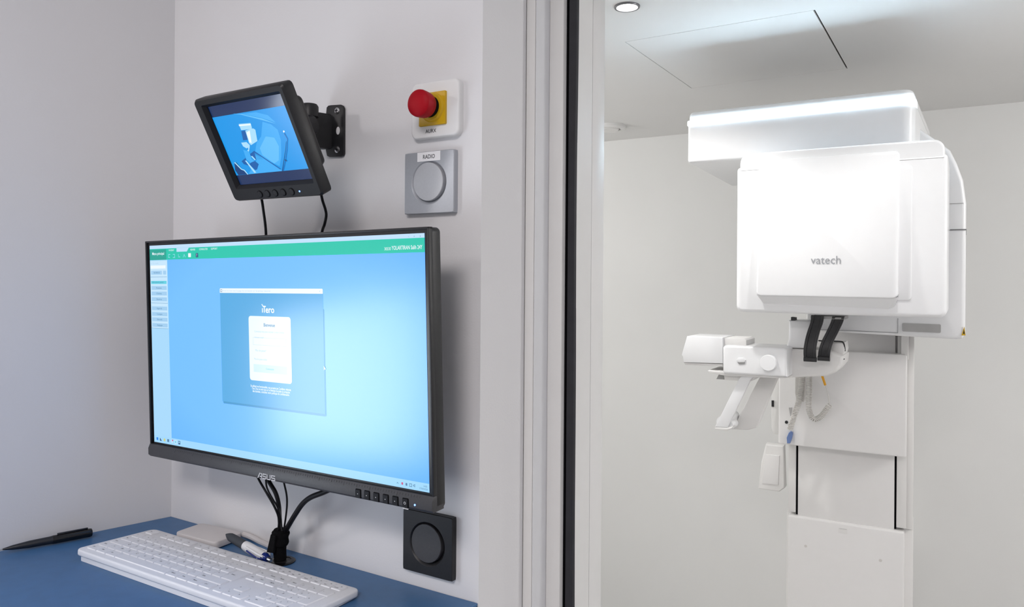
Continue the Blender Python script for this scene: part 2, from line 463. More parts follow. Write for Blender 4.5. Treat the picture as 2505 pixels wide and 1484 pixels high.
bm = BM(); add_box(bm, XC + 0.02, XE - 0.035, Y0 - 0.03, Y0 - 0.002, ZD - 0.09, ZD - 0.034); finish('wall_batten', bm, M_DESKE, desk, 0)

# ================================================================== COMPUTER MONITOR
def pose(rz, rx, ry, t):
    return Matrix.Translation(t) @ (Matrix.Rotation(rz, 4, 'Z') @ Matrix.Rotation(rx, 4, 'X') @ Matrix.Rotation(ry, 4, 'Y'))
MM = pose(-0.0087, 0.0264, -0.0127, (-0.7871, 0.6783, CZ - 0.1037))
SW, SH = 0.527, 0.2964
mon = thing('computer_monitor', 'black widescreen computer monitor showing a blue and green program, hanging over the desk', 'monitor', M=MM)
ux = lambda u: (u - 0.5) * SW
vz = lambda v: (0.5 - v) * SH
OX, OT, OB = 0.2715, vz(-0.0235), vz(1.072)
# thin body
bm = BM(); add_prism(bm, rrect(-OX, OX, OB, OT, 0.006), 0.001, 0.019, 'Y', 0.002, 2); finish('housing', bm, M_BLACK, mon)
bm = BM(); add_prism(bm, rrect(-0.19, 0.19, -0.12, 0.09, 0.02), 0.019, 0.045, 'Y', 0.008, 3); finish('back_cover', bm, M_BLACK, mon)
bm = BM(); add_box(bm, -0.06, 0.06, 0.045, 0.088, -0.06, 0.06, 0.003); finish('wall_mount', bm, M_BLACK, mon)
# raised frame round the panel: left, right, top rails
bm = BM(); add_box(bm, -OX, -OX + 0.0028, -0.0030, 0.004, vz(1.012), OT, 0.0007); finish('frame_rail', bm, M_BLACK, mon)
bm = BM(); add_box(bm, OX - 0.0028, OX, -0.0030, 0.004, vz(1.012), OT, 0.0007); finish('frame_rail', bm, M_BLACK, mon)
bm = BM(); add_box(bm, -OX, OX, -0.0030, 0.004, OT - 0.0028, OT, 0.0007); finish('frame_rail', bm, M_BLACK, mon)
bm = BM(); add_box(bm, -OX + 0.002, OX - 0.002, -0.0003, 0.003, vz(1.014), OT - 0.002); finish('panel_border', bm, M_BLACK2, mon, 0)
# bottom bezel with chamfer
def bar_profile(bm, x0, x1, prof):                # prof: [(y,z)]
    add_prism(bm, prof, x0, x1, 'X', 0.0012, 2)
zb0, zb1, zmid = OB - 0.0004, vz(1.0105), vz(1.031)
bm = BM(); bar_profile(bm, -OX, OX, [(0.016, zb0), (-0.0035, zb0), (-0.0065, zb0 + 0.003), (-0.0065, zmid), (-0.0035, zb1), (0.004, zb1), (0.016, zb1)])
bez = finish('bottom_bezel', bm, M_CHAR, mon)
# ruler ticks printed on the sloping edge
bm = BM()
n = 108
for i in range(n + 1):
    u = 0.11 + 0.87 * i / n
    L = 0.0042 if i % 10 == 0 else (0.0032 if i % 5 == 0 else 0.0022)
    z0 = zb1 - 0.0012; x = ux(u)
    yy = lambda z: -0.0035 + (zb1 - z) / (zb1 - zmid) * -0.0030 - 0.00025
    vs = [bm.verts.new(p) for p in ((x - 0.0002, yy(z0), z0), (x + 0.0002, yy(z0), z0), (x + 0.0002, yy(z0 - L), z0 - L), (x - 0.0002, yy(z0 - L), z0 - L))]
    bm.faces.new(vs)
rul = finish('ruler_marks', bm, M_RULER, bez, 0); rul['kind'] = 'stuff'
# control buttons
YBZ = -0.0065
for i, u in enumerate((0.802, 0.829, 0.857, 0.885, 0.913, 0.942)):
    x, z = ux(u), vz(1.0495)
    bm = BM(); add_prism(bm, rrect(x - 0.0046, x + 0.0046, z - 0.0056, z + 0.0056, 0.0012, 3), YBZ - 0.0003, YBZ + 0.002, 'Y')
    gap = finish('button_recess', bm, M_DARK, mon, 0)
    bm = BM(); add_prism(bm, rrect(x - 0.0046, x + 0.0036, z - 0.0053, z + 0.0047, 0.001, 3), YBZ - 0.0012, YBZ + 0.002, 'Y', 0.0004, 1, front='a')
    bt = finish('button', bm, M_CHAR2, mon)
    if i < 5:
        bm = BM(); add_disc(bm, (x - 0.0003, YBZ - 0.0014, z - 0.0002), 0.0006, 'Y', 10); finish('button_mark', bm, M_LOGOW, bt, 0)
    else:
        bm = BM(); add_prism(bm, rrect(x - 0.0046, x + 0.0040, z - 0.0072, z - 0.0062, 0.0003, 2), YBZ - 0.0006, YBZ, 'Y'); finish('power_underline', bm, M_LOGOW, bt, 0)
        bm = BM()
        for a in range(14):
            a0 = 2 * PI * a / 14; a1 = 2 * PI * (a + 1) / 14
            bm.faces.new([bm.verts.new((x - 0.0004 + r * math.cos(t), YBZ - 0.0014, z + r * math.sin(t))) for r, t in ((0.0011, a0), (0.0016, a0), (0.0016, a1), (0.0011, a1))])
        finish('power_symbol', bm, M_LOGOW, bt, 0)
bm = BM(); add_lathe(bm, [(0.0011, 0), (0.0011, 0.0006), (0, 0.0009)], toY((ux(0.968), YBZ, vz(1.0505))), 12); finish('power_led', bm, M_LEDB, mon)
# maker's lettering, drawn in strokes
def strokes(bm, polys, M, w):
    for pl in polys:
        for a, b in zip(pl, pl[1:]):
            a, b = Vector(a), Vector(b); d = (b - a).normalized(); nn = Vector((-d.y, d.x)) * w / 2; a = a - d * w / 2; b = b + d * w / 2
            bm.faces.new([bm.verts.new(M @ Vector((p.x, p.y, 0))) for p in (a - nn, b - nn, b + nn, a + nn)])
bm = BM()
LM = face_xz(ux(0.4565), YBZ - 0.00025, vz(1.0695)) @ Matrix.Diagonal((0.0352 / 4.45, 0.0072, 1, 1))
strokes(bm, [[(0.05, 0.08), (0.55, 0.95)], [(1.0, 0.08), (1.0, 0.92), (0.80, 0.92)], [(0.62, 0.36), (0.95, 0.36)],
             [(1.30, 0.08), (2.05, 0.08), (2.05, 0.48), (1.32, 0.48), (1.32, 0.92), (2.05, 0.92)],
             [(2.35, 0.92), (2.35, 0.08), (3.10, 0.08), (3.10, 0.92)],
             [(3.42, 0.08), (4.25, 0.08), (4.25, 0.48), (3.44, 0.48), (3.44, 0.92), (4.25, 0.92)]], LM, 0.17)
finish('maker_lettering', bm, M_LOGOW, bez, 0)

# --- the lit screen
def bg_mat():
    m = bpy.data.materials.new('screen_wallpaper'); m.use_nodes = True
    nt = m.node_tree; b = nt.nodes['Principled BSDF']
    b.inputs['Base Color'].default_value = (0.01, 0.01, 0.012, 1); b.inputs['Roughness'].default_value = 0.22; b.inputs['Specular IOR Level'].default_value = 0.6
    tc = nt.nodes.new('ShaderNodeTexCoord'); mp = nt.nodes.new('ShaderNodeMapping')
    mp.inputs['Scale'].default_value = (1 / 0.60, 1, 1 / 0.36)
    gr = nt.nodes.new('ShaderNodeTexGradient'); gr.gradient_type = 'SPHERICAL'
    rp = nt.nodes.new('ShaderNodeValToRGB')
    rp.color_ramp.elements[0].position = 0.0; rp.color_ramp.elements[0].color = (lambda c: (c[0], c[1], c[2] * 1.6, 1))(srgb(50, 152, 222))
    rp.color_ramp.elements[1].position = 0.62; rp.color_ramp.elements[1].color = (lambda c: (c[0], c[1], c[2] * 1.6, 1))(srgb(112, 190, 238))
    nt.links.new(tc.outputs['Object'], mp.inputs['Vector']); nt.links.new(mp.outputs['Vector'], gr.inputs['Vector'])
    nt.links.new(gr.outputs['Fac'], rp.inputs['Fac']); nt.links.new(rp.outputs['Color'], b.inputs['Emission Color'])
    b.inputs['Emission Strength'].default_value = 1.0
    return m
S_BG = bg_mat()
S_TITLE = screen_mat('scr_titlebar', srgb(190, 222, 250))
S_GREEN = screen_mat('scr_green', srgb(0, 196, 170))
S_GREEND = screen_mat('scr_green_dark', srgb(0, 160, 142))
S_SIDE = screen_mat('scr_sidebar', srgb(165, 215, 248))
S_SIDEP = screen_mat('scr_sidepanel', srgb(196, 228, 250))
S_BTN = screen_mat('scr_button', srgb(158, 203, 236))
S_TEAL = screen_mat('scr_teal', srgb(92, 205, 222))
S_TASK = screen_mat('scr_taskbar', srgb(158, 214, 250))
S_DLG = screen_mat('scr_dialog', srgb(78, 168, 224))
S_DLGS = screen_mat('scr_dialog_shadow', srgb(60, 150, 205))
S_WHITE = screen_mat('scr_white', srgb(236, 246, 254))
S_CARD = screen_mat('scr_card', srgb(232, 245, 254))
S_BLUET = screen_mat('scr_text_blue', srgb(46, 128, 176))
S_PALE = screen_mat('scr_text_pale', srgb(170, 205, 228))
S_LINE = screen_mat('scr_field_line', srgb(200, 220, 236))
S_BTNP = screen_mat('scr_button_pale', srgb(205, 232, 246))
S_DTXT = screen_mat('scr_text_dark', srgb(70, 120, 160))
S_DIV = screen_mat('scr_divider', srgb(86, 150, 190))
S_RED = screen_mat('scr_red', srgb(200, 70, 120))
S_YEL = screen_mat('scr_yellow', srgb(200, 205, 130))
S_NAVY = screen_mat('scr_navy', srgb(20, 70, 120))
S_BLUE = screen_mat('scr_blue', srgb(20, 130, 230))

bm = BM()
bm.faces.new([bm.verts.new(p) for p in ((-SW / 2, -0.0006, -SH / 2), (SW / 2, -0.0006, -SH / 2), (SW / 2, -0.0006, SH / 2), (-SW / 2, -0.0006, SH / 2))])
scr = finish('screen', bm, S_BG, mon, 0)
def sq(name, u0, v0, u1, v1, m, d=1, r=0.0, radii=None):
    bm = BM(); y = -0.0006 - 0.00012 * d
    if radii or r:
        pts = rrect(ux(u0), ux(u1), vz(v1), vz(v0), r, 4, radii)
    else:
        pts = [(ux(u0), vz(v1)), (ux(u1), vz(v1)), (ux(u1), vz(v0)), (ux(u0), vz(v0))]
    bm.faces.new([bm.verts.new((a, y, b)) for a, b in pts])
    return finish(name, bm, m, scr, 0)
def st(name, body, u0, v, h, m, width=None, d=3, align='LEFT', bold=0.0):
    wv = width * SW if width else None
    return text(name, body, h, m, scr, face_xz(ux(u0), -0.0006 - 0.00012 * d, vz(v)), wv, align, bold)
sq('title_bar', 0, 0, 1, 0.0175, S_TITLE)
sq('menu_bar', 0, 0.0175, 1, 0.0735, S_GREEN)
sq('menu_corner', 0, 0.021, 0.078, 0.0735, S_GREEND, 2)
bm = BM(); bm.faces.new([bm.verts.new((ux(a), -0.0009, vz(b))) for a, b in ((0.126, 0.018), (0.181, 0.018), (0.172, 0.036), (0.126, 0.036))]); finish('active_tab', bm, S_TITLE, scr, 0)
st('menu_lettering', 'Menu principal', 0.012, 0.048, 0.0042, S_WHITE, 0.056, bold=0.01)
st('menu_lettering', 'PATIENT', 0.091, 0.0315, 0.0026, S_WHITE, 0.024)
st('menu_lettering', 'VIEWER', 0.187, 0.0325, 0.0026, S_WHITE, 0.022)
st('menu_lettering', 'CONSULTER', 0.226, 0.032, 0.0026, S_WHITE, 0.036)
st('menu_lettering', 'SUPPORT', 0.276, 0.032, 0.0026, S_WHITE, 0.027)
st('patient_lettering', '30530', 0.885, 0.0615, 0.0036, S_WHITE, 0.019)
st('patient_lettering', 'YOLARTIRAN Salih 24Y', 0.907, 0.0605, 0.0046, S_WHITE, 0.087, bold=0.01)
for u, sh in ((0.092, 0), (0.114, 1), (0.137, 2), (0.160, 3)):
    bm = BM()
    strokes(bm, {0: [[(0.2, 0.1), (0.2, 0.9), (0.9, 0.9)], [(0.3, 0.2), (0.8, 0.1)]], 1: [[(0.1, 0.9), (0.8, 0.9), (0.8, 0.2)], [(0.1, 0.1), (0.9, 0.1)]], 2: [[(0.2, 0.9), (0.2, 0.4)], [(0.2, 0.2), (0.9, 0.2)]], 3: [[(0.1, 0.1), (0.5, 0.8), (0.9, 0.1)]]}[sh],
            face_xz(ux(u) - 0.0028, -0.0009, vz(0.065)) @ Matrix.Diagonal((0.0056, 0.0056, 1, 1)), 0.12)
    finish('tool_icon', bm, S_SIDE, scr, 0)
sq('tool_icon', 0.1775, 0.045, 0.1895, 0.064, S_WHITE, 2, 0.0006)
sq('help_icon', 0.2105, 0.046, 0.2210, 0.066, S_NAVY, 2, 0.0006)
st('help_icon_mark', '?', 0.2132, 0.062, 0.0040, S_WHITE, d=3)
for u, b in ((0.955, '-'), (0.970, 'o'), (0.987, 'x')):
    st('window_control', b, u, 0.0135, 0.0022, S_DTXT)
# side bar
sq('side_bar', 0, 0.0735, 0.082, 0.966, S_SIDE)
sq('side_panel', 0.001, 0.078, 0.080, 0.419, S_SIDEP, 2)
st('side_lettering', 'ACTES A FAIRE', 0.005, 0.094, 0.0022, S_PALE, 0.036)
sq('search_field', 0.003, 0.101, 0.074, 0.117, S_WHITE, 3)
sq('side_button', 0.005, 0.128, 0.056, 0.147, S_BTN, 3); sq('side_button', 0.062, 0.128, 0.076, 0.147, S_BTN, 3)
st('side_lettering', 'RECHERCHE', 0.018, 0.141, 0.0022, S_DTXT, 0.028, 4)
sq('side_divider', 0.002, 0.1580, 0.079, 0.1598, S_DIV, 3); sq('side_divider', 0.002, 0.290, 0.080, 0.2918, S_DIV, 3)
sq('side_divider', 0.002, 0.4175, 0.080, 0.419, S_DIV, 3)
sq('side_button', 0.004, 0.179, 0.077, 0.194, S_TEAL, 3)
st('side_lettering', 'Informations patient', 0.008, 0.189, 0.0022, S_DTXT, 0.055, 4)
for v, t in ((0.214, 'Praticiens'), (0.242, 'Clichés'), (0.271, 'Soins'), (0.317, 'Agenda'), (0.346, 'Compta'), (0.373, 'Stock'), (0.402, 'Réglages')):
    sq('side_button', 0.005, v - 0.009, 0.077, v + 0.010, S_BTN, 3)
    st('side_lettering', t, 0.028, v + 0.004, 0.0022, S_DTXT, 0.025, 4)
# task bar with icons
sq('task_bar', 0, 0.966, 1, 1, S_TASK)
for u, m in ((0.015, S_BLUE), (0.049, S_YEL), (0.066, S_DTXT)):
    sq('task_icon', u - 0.0042, 0.975, u + 0.0042, 0.989, m, 2, 0.0006)
bm = BM(); bm.faces.new([bm.verts.new((ux(a), -0.00085, vz(b))) for a, b in ((0.027, 0.976), (0.029, 0.976), (0.036, 0.990), (0.027, 0.990))]); finish('task_icon', bm, S_NAVY, scr, 0)
sq('task_icon', 0.0795, 0.975, 0.0885, 0.990, S_TITLE, 2, 0.0016); sq('task_icon_badge', 0.0845, 0.973, 0.0895, 0.981, S_RED, 3, 0.001)
sq('task_icon', 0.0945, 0.972, 0.1060, 0.992, S_TITLE, 2, 0.0006); sq('task_icon_badge', 0.098, 0.977, 0.1030, 0.987, S_TEAL, 3, 0.001)
sq('task_icon', 0.1125, 0.974, 0.1215, 0.991, S_NAVY, 2, 0.0005); sq('task_icon_badge', 0.1145, 0.976, 0.1195, 0.985, S_TASK, 3)
bm = BM(); strokes(bm, [[(0, 0), (0.5, 0.6), (1, 0)]], face_xz(ux(0.9085), -0.0009, vz(0.986)) @ Matrix.Diagonal((0.0022, 0.0022, 1, 1)), 0.25); finish('tray_icon', bm, S_DTXT, scr, 0)
sq('tray_icon', 0.9215, 0.978, 0.9265, 0.988, S_RED, 2, 0.0009)
sq('tray_icon', 0.9335, 0.978, 0.9385, 0.989, S_DTXT, 2, 0.0008)
bm = BM(); strokes(bm, [[(0, 0), (1, 0), (1, 1), (0, 1), (0, 0)]], face_xz(ux(0.945), -0.0009, vz(0.989)) @ Matrix.Diagonal((0.0032, 0.0032, 1, 1)), 0.2); finish('tray_icon', bm, S_DTXT, scr, 0)
bm = BM(); strokes(bm, [[(0, 0.3), (0, 0.7), (0.4, 0.7), (0.8, 1), (0.8, 0), (0.4, 0.3), (0, 0.3)]], face_xz(ux(0.9555), -0.0009, vz(0.988)) @ Matrix.Diagonal((0.003, 0.003, 1, 1)), 0.18); finish('tray_icon', bm, S_DTXT, scr, 0)
st('clock_lettering', '14:02', 0.9835, 0.9815, 0.0021, S_DTXT, 0.010)
st('clock_lettering', '17/04/2026', 0.972, 0.9925, 0.0021, S_DTXT, 0.0225)
# dialog window
sq('dialog_shadow', 0.312, 0.30, 0.693, 0.757, S_DLGS, 1, 0.002)
sq('dialog_body', 0.309, 0.236, 0.690, 0.747, S_DLG, 2)
sq('dialog_title_bar', 0.309, 0.215, 0.690, 0.2365, S_WHITE, 3, radii=(0, 0, 0.0015, 0.0015))
bm = BM(); strokes(bm, [[(0, 0), (1, 0), (1, 1), (0, 1), (0, 0)]], face_xz(ux(0.3125), -0.0011, vz(0.2315)) @ Matrix.Diagonal((0.0030, 0.0030, 1, 1)), 0.2); finish('dialog_icon', bm, S_DTXT, scr, 0)
st('dialog_lettering', 'Envoi du scan vers la page de connexion sur le serveur sécurisé', 0.321, 0.2295, 0.0022, S_PALE, 0.185, 4)
st('dialog_close', 'x', 0.678, 0.229, 0.0026, S_PALE, d=4)
sq('program_lettering', 0.4738, 0.3035, 0.4772, 0.3235, S_WHITE, 4, 0.0003)
sq('program_lettering', 0.4785, 0.2930, 0.4885, 0.2985, S_WHITE, 4, 0.0004)
sq('program_lettering', 0.4812, 0.2930, 0.4848, 0.3235, S_WHITE, 5, 0.0003)
st('program_lettering', 'ero', 0.4868, 0.3235, 0.0086, S_WHITE, 0.0325, 4, bold=0.025)
bm = BM(); strokes(bm, [[(0, 1), (0.9, 0.1)]], face_xz(ux(0.4742), -0.0011, vz(0.2960)) @ Matrix.Diagonal((0.0024, 0.0026, 1, 1)), 0.55); finish('program_mark', bm, S_WHITE, scr, 0)
sq('login_card', 0.4215, 0.340, 0.5775, 0.6335, S_CARD, 3, 0.004)
st('login_lettering', 'Bienvenue', 0.4785, 0.386, 0.0045, S_BLUET, 0.0415, 5, bold=0.01)
st('login_lettering', 'Connectez-vous pour accéder à votre compte.', 0.443, 0.4135, 0.0026, S_PALE, 0.111, 5)
for a in ((0.437, 0.4365, 0.560, 0.4380), (0.437, 0.4700, 0.560, 0.4715), (0.437, 0.4365, 0.4380, 0.4715), (0.559, 0.4365, 0.560, 0.4715)):
    sq('field_line', *a, S_LINE, 4)
st('login_lettering', 'Adresse e-mail*', 0.443, 0.440, 0.0022, S_PALE, 0.036, 5)
st('login_lettering', 'Mot de passe*', 0.445, 0.500, 0.0028, S_PALE, 0.041, 5)
st('login_lettering', 'Mot de passe oublié', 0.440, 0.539, 0.0026, S_PALE, 0.048, 5)
sq('login_button', 0.437, 0.559, 0.5605, 0.5945, S_BTNP, 4, 0.0006)
st('login_lettering', 'Connexion', 0.484, 0.580, 0.0026, S_TEAL, 0.029, 5)
st('notice_lettering', 'En utilisant nos fonctionnalités, vous acceptez nos Conditions générales', 0.424, 0.664, 0.0030, S_WHITE, 0.150, 4, bold=0.02)
st('notice_lettering', 'iTero. Pour en savoir plus sur le Règlement Européen de protection', 0.429, 0.6755, 0.0030, S_WHITE, 0.141, 4, bold=0.02)
st('notice_lettering', 'des données, consultez notre politique de confidentialité', 0.431, 0.687, 0.0030, S_WHITE, 0.136, 4, bold=0.02)
bm = BM(); bm.faces.new([bm.verts.new((ux(0.689) + a * 0.005, -0.0012, vz(0.541) - b * 0.006)) for a, b in ((0, 0), (0, 1), (0.25, 0.75), (0.7, 0.75))]); finish('pointer', bm, S_WHITE, scr, 0)

# ================================================================== CCTV MONITOR
k = 0.88
MC = pose(-0.0386, 0.4902, 0.0074, (-0.8643 * k, 0.7228 * k, CZ + 0.1885 * k))
CW, CH = 0.1626 * k, 0.122 * k
cc = thing('surveillance_monitor', 'small tilted black monitor with a blue camera picture, above the computer screen', 'monitor', M=MC)
def cl(x, y):
    q = pp(x, y, MC); return (q.x, q.z)
o_tl, o_tr, o_br, o_bl = cl(477.6, 242.2), cl(697.2, 200.6), cl(798.3, 475.2), cl(583.7, 489.3)
cx0 = (o_tl[0] + o_bl[0]) / 2; cx1 = (o_tr[0] + o_br[0]) / 2; cz1 = (o_tl[1] + o_tr[1]) / 2; cz0 = (o_bl[1] + o_br[1]) / 2
# front frame with an opening
def frame_ring(bm, outer, inner, y_out, y_in, y_back):
    n = len(outer)
    A = [bm.verts.new((p[0], y_out, p[1])) for p in outer]; B = [bm.verts.new((p[0], y_in, p[1])) for p in inner]
    C = [bm.verts.new((p[0], y_back, p[1])) for p in outer]; D = [bm.verts.new((p[0], y_back, p[1])) for p in inner]
    for i in range(n):
        j = (i + 1) % n
        bm.faces.new((A[i], A[j], B[j], B[i])); bm.faces.new((A[i], C[i], C[j], A[j])); bm.faces.new((B[i], B[j], D[j], D[i])); bm.faces.new((C[i], D[i], D[j], C[j]))
inner = rrect(-CW / 2, CW / 2, -CH / 2, CH / 2, 0.001, 3); outer = rrect(cx0 + 0.002, cx1 - 0.002, cz0 + 0.002, cz1 - 0.002, 0.005, 3)
lip = rrect(-CW / 2 - 0.004, CW / 2 + 0.004, -CH / 2 - 0.004, CH / 2 + 0.004, 0.002, 3)
bm = BM(); frame_ring(bm, outer, lip, -0.006, -0.006, 0.006); finish('front_frame', bm, M_CHAR2, cc)
bm = BM(); frame_ring(bm, lip, inner, -0.006, -0.001, 0.004); finish('screen_lip', bm, M_CHAR2, cc)
bm = BM(); frame_ring(bm, rrect(cx0, cx1, cz0, cz1, 0.006, 3), outer, -0.003, -0.006, 0.011); finish('rim', bm, M_BLACK, cc)
bm = BM(); add_prism(bm, rrect(cx0 + 0.0005, cx1 - 0.0005, cz0 + 0.0005, cz1 - 0.0005, 0.006), 0.004, 0.011, 'Y', 0.002, 2); finish('housing', bm, M_BLACK, cc)
bm = BM(); add_prism(bm, rrect(cx0 + 0.012, cx1 - 0.006, -0.044, 0.046, 0.008), 0.011, 0.024, 'Y', 0.004, 2); finish('back_cover', bm, M_BLACK, cc)
S_CBG = screen_mat('cam_blue', srgb(0, 150, 232), 0.2, 0.25)
S_CNAVY = screen_mat('cam_navy', srgb(0, 36, 84), 0.12, 0.5)
S_CLT = screen_mat('cam_light', srgb(95, 190, 250), 0.2, 0.25)
S_CLT2 = screen_mat('cam_pale', srgb(60, 172, 245), 0.2, 0.25)
S_CDK = screen_mat('cam_dark', srgb(0, 92, 170), 0.2, 0.25)
S_CDK2 = screen_mat('cam_darker', srgb(0, 60, 120), 0.2, 0.25)
S_CWH = screen_mat('cam_white', srgb(170, 222, 252), 0.2, 0.25)
bm = BM(); bm.faces.new([bm.verts.new(p) for p in ((-CW / 2, 0, -CH / 2), (CW / 2, 0, -CH / 2), (CW / 2, 0, CH / 2), (-CW / 2, 0, CH / 2))])
cscr = finish('screen', bm, S_CNAVY, cc, 0)
K = lambda x, y: cl(500 + x / 6.183, 220 + y / 6.183)        # from a magnified view of the photograph
def cpoly(name, pts, m, d=1):
    bm = BM(); bm.faces.new([bm.verts.new((a, -0.00012 * d, b)) for a, b in (K(*p) for p in pts)]); return finish(name, bm, m, cscr, 0)
zt, zb = K(700, 320)[1], K(1150, 1228)[1]
bm = BM(); bm.faces.new([bm.verts.new(p) for p in ((-CW / 2, -0.00008, zb), (CW / 2, -0.00008, zb), (CW / 2, -0.00008, zt), (-CW / 2, -0.00008, zt))]); finish('camera_picture', bm, S_CBG, cscr, 0)
cpoly('picture_patch', [(880, 480), (1010, 520), (1110, 600), (1160, 760), (1165, 1000), (1140, 1150), (900, 1040), (770, 930), (790, 800), (860, 700)], S_CLT2, 1)
cpoly('picture_patch', [(930, 700), (1060, 720), (1130, 850), (1130, 1060), (1060, 1110), (880, 980), (840, 880)], S_CLT, 2)
cpoly('picture_line', [(430, 355), (560, 362), (880, 430), (1100, 515), (860, 450), (560, 375)], S_CLT, 2)
cpoly('picture_patch', [(520, 365), (780, 335), (960, 380), (1080, 490), (880, 425), (620, 370)], S_CLT2, 1)
cpoly('picture_floor', [(760, 945), (1160, 1198), (1175, 1222), (670, 1270), (790, 1060)], S_CLT2, 2)
cpoly('picture_line', [(690, 968), (755, 918), (1165, 1195), (1150, 1200), (750, 932), (700, 985)], S_CDK, 3)
cpoly('picture_patch', [(690, 980), (755, 930), (900, 1045), (780, 1055)], S_CDK, 2)
cpoly('picture_machine', [(522, 512), (700, 498), (720, 560), (720, 590), (560, 606)], S_CWH, 3)
cpoly('picture_machine', [(524, 524), (704, 510), (710, 530), (530, 545)], S_WHITE, 4)
cpoly('picture_machine', [(622, 612), (740, 578), (775, 598), (806, 770), (710, 832), (680, 800)], S_CWH, 4)
cpoly('picture_machine', [(640, 640), (690, 610), (720, 800), (690, 790)], S_WHITE, 5)
cpoly('picture_machine', [(560, 620), (625, 610), (660, 750), (590, 760)], S_CDK, 3)
cpoly('picture_machine', [(560, 795), (640, 785), (690, 830), (690, 860), (640, 880), (590, 850)], S_CWH, 4)
cpoly('picture_machine', [(665, 850), (690, 860), (678, 930), (650, 915), (668, 900)], S_CWH, 4)
cpoly('picture_machine', [(590, 900), (680, 930), (720, 1040), (770, 1070), (700, 1100), (640, 1050)], S_CLT2, 4)
cpoly('picture_machine', [(710, 1000), (730, 995), (782, 1050), (765, 1058)], S_CWH, 5)
cpoly('picture_patch', [(680, 1120), (755, 1060), (825, 1120), (800, 1200), (770, 1210)], S_CDK, 3)
cpoly('picture_machine', [(618, 1065), (640, 1065), (790, 1245), (760, 1250)], S_CWH, 5)
cpoly('picture_patch', [(565, 1075), (625, 1025), (640, 1070), (700, 1150), (600, 1120)], S_CDK, 3)
cpoly('picture_chair', [(455, 1090), (490, 1095), (570, 1190), (610, 1205), (665, 1272), (520, 1285), (470, 1210)], S_CDK2, 4)
cpoly('picture_line', [(452, 1100), (470, 1088), (570, 1190), (615, 1205), (670, 1275), (655, 1275), (605, 1218), (560, 1200), (465, 1105)], S_CWH, 5)
cpoly('picture_wall_unit', [(1215, 640), (1268, 735), (1262, 900), (1240, 1060), (1205, 1222), (1192, 1222), (1228, 1055), (1250, 900), (1256, 740), (1210, 660)], S_CDK, 4)
cpoly('picture_wall_unit', [(1240, 775), (1246, 775), (1238, 900), (1190, 1222), (1178, 1222), (1230, 900)], S_CDK2, 5)
cpoly('picture_wall_unit', [(1195, 615), (1210, 608), (1222, 625), (1210, 642), (1198, 636)], S_WHITE, 5)
cpoly('picture_wall_unit', [(1218, 1050), (1240, 1045), (1262, 1075), (1230, 1072)], S_CDK2, 6)
# buttons and light under the picture
Q = lambda x, y: cl(620 + x / 10.6, 440 + y / 10.6)
for i, (x, y) in enumerate(((262, 318), (455, 303), (657, 288), (865, 270), (1082, 254))):
    a, b = Q(x, y)
    bm = BM(); add_lathe(bm, [(0.0050, 0), (0.0050, 0.0004), (0.0044, 0.0004), (0.0044, -0.0006)], toY((a, -0.006, b)), 24, False); finish('button_ring', bm, M_DARK, cc)
    bm = BM(); add_lathe(bm, [(0.0043, -0.001), (0.0043, 0.0008), (0.0038, 0.0012), (0, 0.0013)], toY((a, -0.006, b)), 24); finish('button', bm, M_CHAR2, cc)
a, b = Q(1285, 245); bm = BM(); add_lathe(bm, [(0.0011, 0), (0.0011, 0.0005), (0, 0.0008)], toY((a, -0.006, b)), 12); finish('power_led', bm, M_LEDB, cc)

# wall bracket that carries it
wb = thing('monitor_bracket', 'black steel wall bracket with screws behind the small tilted monitor', 'bracket', tuple(py(818, 320, Y0)))
B_ = lambda x, y: (lambda q: (q.x, q.z))(py(700 + x / 4.944, 200 + y / 4.944, Y0 - 0.004))
pl = [(490, 310), (510, 288), (540, 282), (660, 275), (685, 290), (697, 320), (697, 860), (688, 890), (660, 905), (520, 908), (495, 895), (487, 860), (465, 740), (462, 600), (465, 480), (482, 400)]
bm = BM(); add_prism(bm, [B_(*p) for p in pl], Y0 - 0.0045, Y0 - 0.0006, 'Y', 0.0008, 2); finish('wall_plate', bm, M_BLACK, wb)
for (x, y) in ((621, 352), (622, 820)):
    a, b = B_(x, y)
    bm = BM(); add_lathe(bm, [(0.0048, 0), (0.0046, 0.0008), (0.003, 0.0016), (0, 0.0018)], toY((a, Y0 - 0.0045, b)), 20); sc = finish('screw', bm, M_METAL, wb)
    bm = BM()
    for (w_, h_) in ((0.0026, 0.0007), (0.0007, 0.0026)):
        bm.faces.new([bm.verts.new((a + p * w_, Y0 - 0.0066, b + q * h_)) for p, q in ((-1, -1), (1, -1), (1, 1), (-1, 1))])
    finish('screw_slot', bm, M_INK, sc, 0)
a, b = B_(632, 592); bm = BM(); add_disc(bm, (a, Y0 - 0.0048, b), 0.0036, 'Y', 20, 0.0056); finish('spare_hole', bm, M_WALL, wb, 0)
